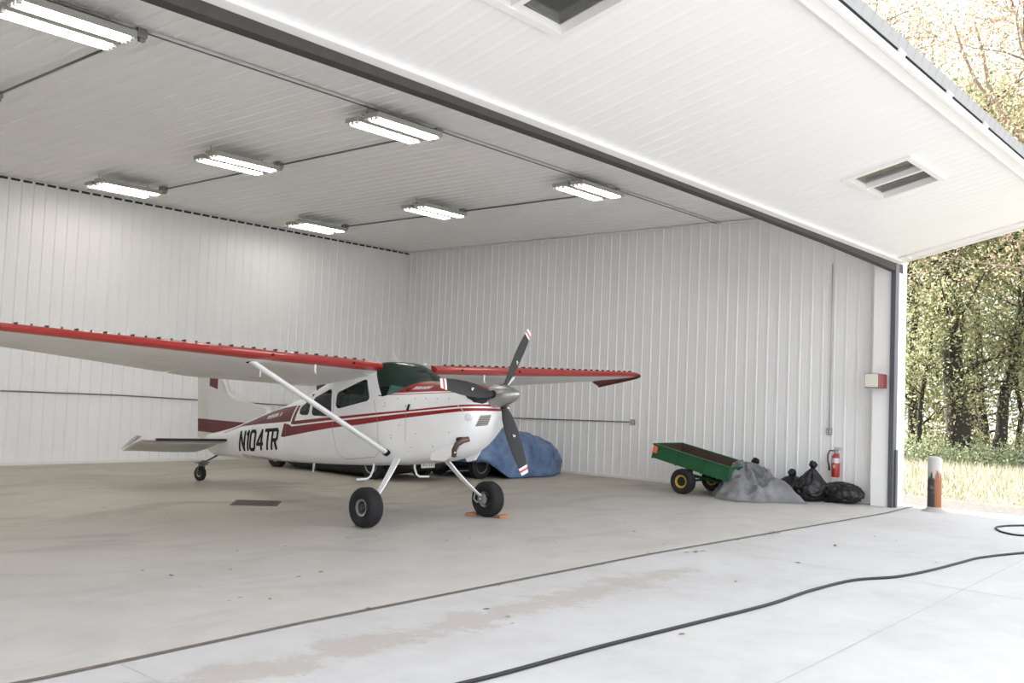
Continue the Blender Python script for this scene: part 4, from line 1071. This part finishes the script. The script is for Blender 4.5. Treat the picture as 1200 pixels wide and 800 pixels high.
# ---- dry leaves on the floor
rl = random.Random(11)
B_ = None
DL = [simple('dry_leaf_brown', (.16, .09, .05), .8), simple('dry_leaf_tan', (.42, .30, .17), .8), simple('dry_leaf_olive', (.22, .20, .09), .8)]
leafm = []
for m in DL:
    b = B(); pts = [(-.5, 0, .02), (-.2, .22, .06), (.2, .2, .10), (.5, 0, .05), (.2, -.2, .02), (-.2, -.22, .07)]
    b.bm.faces.new([b.bm.verts.new(p) for p in pts[:4]]); q = [b.bm.verts.new(p) for p in (pts[0], pts[3], pts[4], pts[5])]; b.bm.faces.new(q)
    b.bm.verts.ensure_lookup_table(); me = bpy.data.meshes.new('dry_leaf'); b.bm.to_mesh(me); b.bm.free(); me.materials.append(m); leafm.append(me)
spots = []
def P2(px, py):
    return None
FL = dict(front='small dry leaf lying on the washed concrete inside the doorway', joint='dry leaf lying along the joint between hangar floor and apron', apron='dry leaf lying on the pale concrete apron outside', deep='dry leaf on the brown floor far inside the hangar')
for i in range(64):
    z_ = rl.choice(['front']*5+['joint']*3+['apron']*2+['deep']*2)
    if z_ == 'front': x = rl.uniform(4, 13); y = rl.uniform(6.3, 9.0)
    elif z_ == 'joint': x = rl.uniform(5, 15); y = float(np.interp(x, [p[0] for p in joint], [p[1] for p in joint]))+rl.gauss(0, .06)
    elif z_ == 'apron': x = rl.uniform(4, 14); y = rl.uniform(3.4, 5.4)
    else: x = rl.uniform(6, 16.0); y = rl.uniform(9.6, 13.0)
    spots.append((x, y, rl.uniform(.035, .075), z_))
for x, y, z_ in ((10.15, 5.75, 'joint'), (10.22, 5.80, 'joint'), (10.30, 5.74, 'joint'), (10.05, 5.82, 'joint'), (12.6, 5.98, 'joint'), (12.75, 6.02, 'joint'), (12.5, 5.93, 'joint'), (12.68, 5.9, 'joint'), (12.2, 4.9, 'apron'), (12.28, 4.93, 'apron'), (13.6, 4.9, 'apron')): spots.append((x, y, .085, z_))
for x, y, s_, z_ in spots:
    o = bpy.data.objects.new('dry_leaf', rl.choice(leafm)); link(o); o.location = (x, y, .001); o.scale = (s_, s_, s_*.8); o.rotation_euler = (0, 0, rl.uniform(0, 6.28))
    tag(o, FL[z_], 'leaf', {'front': 'dry leaves inside the doorway', 'joint': 'dry leaves along the floor joint', 'apron': 'dry leaves on the apron', 'deep': 'dry leaves far inside the hangar'}[z_])

# ================================================================== trees and plants outside
def leafmat(name, stops):
    k = N(name); g_ = k.n('ShaderNodeNewGeometry'); c = k.ramp(g_.outputs['Random Per Island'], stops)
    d = k.n('ShaderNodeBsdfDiffuse', {'Color': c}); t = k.n('ShaderNodeBsdfTranslucent', {'Color': c}); m = k.n('ShaderNodeMixShader', {'Fac': .6})
    k.t.links.new(d.outputs[0], m.inputs[1]); k.t.links.new(t.outputs[0], m.inputs[2]); k.t.links.new(m.outputs[0], k.out.inputs['Surface']); return k.m
LG = leafmat('leaf_green', [(0, (.11, .145, .06)), (.3, (.215, .245, .125)), (.6, (.34, .345, .20)), (.85, (.46, .43, .29)), (1, (.33, .275, .18))])
LY = leafmat('leaf_yellow', [(0, (.24, .24, .15)), (.35, (.36, .30, .19)), (.7, (.40, .30, .21)), (1, (.38, .26, .19))])
LD = leafmat('leaf_weeds', [(0, (.15, .21, .10)), (.4, (.26, .32, .18)), (.75, (.40, .41, .28)), (1, (.48, .46, .35))])
LGR = leafmat('grass_blades', [(0, (.20, .225, .13)), (.4, (.34, .33, .24)), (.75, (.46, .43, .35)), (1, (.52, .49, .41))])
BARK = simple('tree_bark', (.032, .026, .022), .95, var=.5, scale=6, bump=.8)
npr = np.random.default_rng(5)
def leaves(name, pts, size, mat, parent, elong=.6):
    n_ = len(pts); pts = np.asarray(pts)
    a = npr.normal(size=(n_, 3)); a /= np.linalg.norm(a, axis=1)[:, None]
    b = npr.normal(size=(n_, 3)); b -= a*(a*b).sum(1)[:, None]; b /= np.linalg.norm(b, axis=1)[:, None]
    s_ = (size*npr.uniform(.6, 1.3, n_))[:, None]
    q = np.stack([pts-a*s_*.6, pts+b*s_*elong*.45+a*s_*.08, pts+a*s_*.6, pts-b*s_*elong*.45+a*s_*.08], 1).reshape(-1, 3)
    me = bpy.data.meshes.new(name); me.vertices.add(4*n_); me.vertices.foreach_set('co', q.astype(np.float32).ravel())
    me.loops.add(4*n_); me.loops.foreach_set('vertex_index', np.arange(4*n_, dtype=np.int32)); me.polygons.add(n_)
    me.polygons.foreach_set('loop_start', np.arange(0, 4*n_, 4, dtype=np.int32)); me.update(calc_edges=True)
    return mesh_obj(name, me, mat, parent)
def tree(loc, h_, r_, lean, label, seed, crown=(.35, 1.0), spread=3.0, nleaf=6000, lsize=.14, mat=LG, name='tree', nb=16, sub=4, wood=True, group='trees beyond the hangar', bark=None, limb=None):
    rg = random.Random(seed); root = empty(name, loc); tag(root, label, 'tree', group)
    b = B(); top = Vector((lean[0], lean[1], h_)); tr = []
    for i in range(11):
        t = i/10; tr.append(Vector((lean[0]*t**1.2, lean[1]*t**1.2, h_*t-.1))+Vector((rg.uniform(-1, 1), rg.uniform(-1, 1), 0))*.10*(h_/10)*(0 if i == 0 else 1))
    b.tube(tr, [r_*(1.25 if i == 0 else 1)*(1-.085*i) for i in range(11)], 10); tips = []
    for i in range(nb):
        t = crown[0]*.8+(crown[1]-crown[0]*.8)*(i+.5)/nb; q = t*10; i0 = min(int(q), 9); p = tr[i0].lerp(tr[i0+1], q-i0)
        a = rg.uniform(0, 6.28); L_ = spread*rg.uniform(.55, 1.1)*(1-.45*max(0, t-.5)); up_ = rg.uniform(.15, .8)
        d = Vector((math.cos(a), math.sin(a), up_)); pts = [p]
        for s_ in range(4): pts.append(pts[-1]+(d+Vector((rg.uniform(-.3, .3), rg.uniform(-.3, .3), rg.uniform(-.15, .25))))*L_/4)
        rb = r_*.30*(1-.5*t); b.tube(pts, [rb, rb*.75, rb*.5, rb*.32, rb*.15], 6)
        for s_ in range(sub):
            f = rg.uniform(.3, 1); q0 = pts[min(3, int(f*4))].lerp(pts[min(4, int(f*4)+1)], .5); e_ = q0+Vector((rg.gauss(0, 1), rg.gauss(0, 1), rg.gauss(.2, .7)))*spread*.3
            b.tube([q0, q0.lerp(e_, .5)+Vector((0, 0, .08)), e_], [rb*.3, rb*.2, rb*.08], 5); tips += [q0, e_, q0.lerp(e_, .6)]
        tips += pts[1:]
    if limb:
        for pts, r0 in limb: b.tube([Vector(p)-Vector(loc) for p in pts], [r0*(1-.11*i) for i in range(len(pts))], 8)
    b.done('trunk', bark or BARK, root, smooth=True)
    tp = np.array([tuple(t) for t in tips]); idx = npr.integers(0, len(tp), nleaf); P_ = tp[idx]+npr.normal(size=(nleaf, 3))*spread*.15
    P_ = P_[P_[:, 2] > .2]; leaves('foliage', P_, lsize, mat, root); return root
tree((35.2, 9.95, 0), 13, .43, (-.3, .5), 'thick dark trunked tree standing furthest left of the two big trunks', 1, (.22, 1), 3.6, 15000, .115, LG, nb=20)
tree((36.0, 8.95, 0), 12, .22, (2.6, -1.4), 'slimmer dark tree leaning right beside the thickest trunk', 2, (.25, 1), 3.0, 11000, .115, LG, nb=16)
tree((37.6, 8.55, 0), 10, .10, (.3, .2), 'thin straight sapling behind the leaning tree at the right edge', 3, (.2, 1), 1.8, 4500, .11, LG, nb=10)
tree((34.6, 11.15, 0), 9, .10, (.5, -.9), 'thin curved tree right beside the white door jamb', 4, (.15, 1), 2.2, 9000, .11, LG, nb=14)
tree((38.5, 12.4, 0), 12, .2, (-.5, .2), 'bushy tree half hidden by the door jamb', 5, (.1, 1), 3.2, 13000, .13, LG, nb=18)
tree((41, 10.6, 0), 13, .2, (.3, .6), 'leafy tree filling the gap behind the two big trunks', 6, (.08, 1), 3.4, 12000, .14, LG, nb=18)
tree((42.5, 8.4, 0), 14, .22, (.3, .6), 'leafy tree at the far right behind the leaning trunk', 7, (.08, 1), 3.4, 12000, .14, LG, nb=18)
tree((31.5, 5.2, 0), 17, .20, (.6, 2.8), 'tall pale yellow autumn tree above the raised door', 8, (.42, 1), 4.4, 26000, .11, LY, nb=30, limb=[([(34.32, 7.0, 10.13), (33.74, 7.62, 10.7), (33.38, 8.0, 11.12), (33.09, 8.29, 11.71), (32.86, 8.49, 12.44), (32.68, 8.61, 13.42), (32.41, 8.83, 14.42)], .13), ([(33.79, 7.99, 11.13), (33.25, 8.53, 11.99), (32.88, 8.91, 12.69), (32.56, 9.2, 13.56), (32.32, 9.4, 14.38)], .07), ([(33.05, 8.33, 11.79), (33.36, 7.93, 12.27), (33.65, 7.5, 13.26)], .06)], bark=simple('pale_bark', (.30, .24, .20), .9, var=.3))
tree((38.5, 15.0, 0), 19, .30, (.3, -.8), 'tall yellowing tree whose thin crown shows over the door edge', 9, (.5, 1), 4.0, 16000, .14, LY, nb=22, bark=bpy.data.materials['pale_bark'])
tree((50, 13.5, 0), 17, .3, (0, 0), 'distant leafy tree at the back of the wood', 10, (.05, 1), 5.5, 9000, .30, LG, nb=20)
tree((52, 16.8, 0), 16, .3, (0, 0), 'distant leafy tree seen close beside the door jamb', 12, (.05, 1), 5.5, 9000, .30, LG, nb=20)
tree((54, 9.5, 0), 17, .3, (0, 0), 'distant leafy tree behind the right edge of the photo', 13, (.05, 1), 5.5, 8000, .30, LG, nb=20)
# low weeds and bushes at the foot of the trees
sh = [(33.2, 10.9), (33.6, 10.2), (34.0, 9.3), (33.6, 8.5), (34.4, 7.8), (35.0, 7.2), (32.6, 11.6), (35.3, 10.8), (36.5, 9.9), (36.9, 8.0)]
shl = ['light green weed clump beside the door jamb', 'light green weed clump left of the thickest trunk', 'light green weed clump between the two big trunks', 'light green weed clump under the leaning trunk', 'light green weed clump right of the leaning trunk', 'light green weed clump at the right edge of the wood', 'light green weed clump mostly behind the door jamb', 'bush behind the thickest trunk on its left', 'bush in the gap behind the two big trunks', 'bush behind the leaning trunk on its right']
for i, ((x, y), l) in enumerate(zip(sh, shl)):
    r = empty('weed_bush', (x, y, 0)); tag(r, l, 'bush', 'weeds and bushes at the wood edge'); hgt = .9 if i < 7 else 2.2
    n_ = 2200; P_ = npr.normal(size=(n_, 3))*np.array([.5, .5, hgt*.35]); P_[:, 2] = np.abs(P_[:, 2])+.03
    leaves('foliage', P_, .10, LD if i < 7 else LG, r)
    b = B()
    for q in range(9):
        a = rl.uniform(0, 6.28); b.tube([(0, 0, -.02), (.2*math.cos(a), .2*math.sin(a), hgt*.4), (.45*math.cos(a), .45*math.sin(a), hgt*.75)], [.012, .009, .004], 5)
    b.done('stem', BARK, r)
# grass: one uncountable object
n_ = 26000
gx = npr.uniform(21.5, 37, n_); gy = gx*npr.uniform(.10, .36, n_)+npr.normal(size=n_)*.3
hgt = npr.uniform(.10, .45, n_)*np.clip((gx-20.5)/6, .25, 1.0); a = npr.uniform(0, 6.28, n_); w_ = .012; ln = npr.normal(size=(n_, 2))*.3
base = np.stack([gx, gy, np.full(n_, -.03)], 1); dv = np.stack([np.cos(a), np.sin(a), np.zeros(n_)], 1)*w_; tp = base+np.stack([ln[:, 0]*hgt, ln[:, 1]*hgt, hgt], 1)
q = np.stack([base-dv, base+dv, tp], 1).reshape(-1, 3); me = bpy.data.meshes.new('grass'); me.vertices.add(3*n_); me.vertices.foreach_set('co', q.astype(np.float32).ravel())
me.loops.add(3*n_); me.loops.foreach_set('vertex_index', np.arange(3*n_, dtype=np.int32)); me.polygons.add(n_); me.polygons.foreach_set('loop_start', np.arange(0, 3*n_, 3, dtype=np.int32)); me.update(calc_edges=True)
tag(mesh_obj('grass', me, LGR), 'pale dry grass between the gravel and the trees', 'grass', kind='stuff')

# ================================================================== light, world, camera
w = bpy.data.worlds.new('world'); scn.world = w; w.use_nodes = True
bg = w.node_tree.nodes['Background']; bg.inputs['Color'].default_value = (.93, .965, 1.02, 1); bg.inputs['Strength'].default_value = 1.0
sun = bpy.data.lights.new('sun', 'SUN'); sun.energy = 9.0; sun.angle = R(1.0); sun.color = (1, .95, .88)
so = bpy.data.objects.new('sun', sun); link(so); so.rotation_euler = Vector((-.22, -1.0, -.85)).to_track_quat('-Z', 'Y').to_euler(); so.location = (10, 30, 30)
cam = bpy.data.cameras.new('camera'); cam.sensor_width = 36; cam.lens = 1125.717*36/1200; cam.clip_end = 500
yw, pt_, rl_ = .8597, .0573, .0408
fw = Vector((math.sin(yw)*math.cos(pt_), math.cos(yw)*math.cos(pt_), math.sin(pt_))); rt = Vector((math.cos(yw), -math.sin(yw), 0)); upv = rt.cross(fw)
rt2 = rt*math.cos(rl_)+upv*math.sin(rl_); up2 = -rt*math.sin(rl_)+upv*math.cos(rl_)
co = bpy.data.objects.new('camera', cam); link(co)
co.matrix_world = Matrix(((rt2.x, up2.x, -fw.x, 0), (rt2.y, up2.y, -fw.y, 0), (rt2.z, up2.z, -fw.z, 1.74), (0, 0, 0, 1)))
scn.camera = co
scn.view_settings.view_transform = 'Standard'; scn.view_settings.look = 'None'; scn.view_settings.gamma = 1; scn.view_settings.exposure = 1.45
scn.view_settings.use_curve_mapping = False
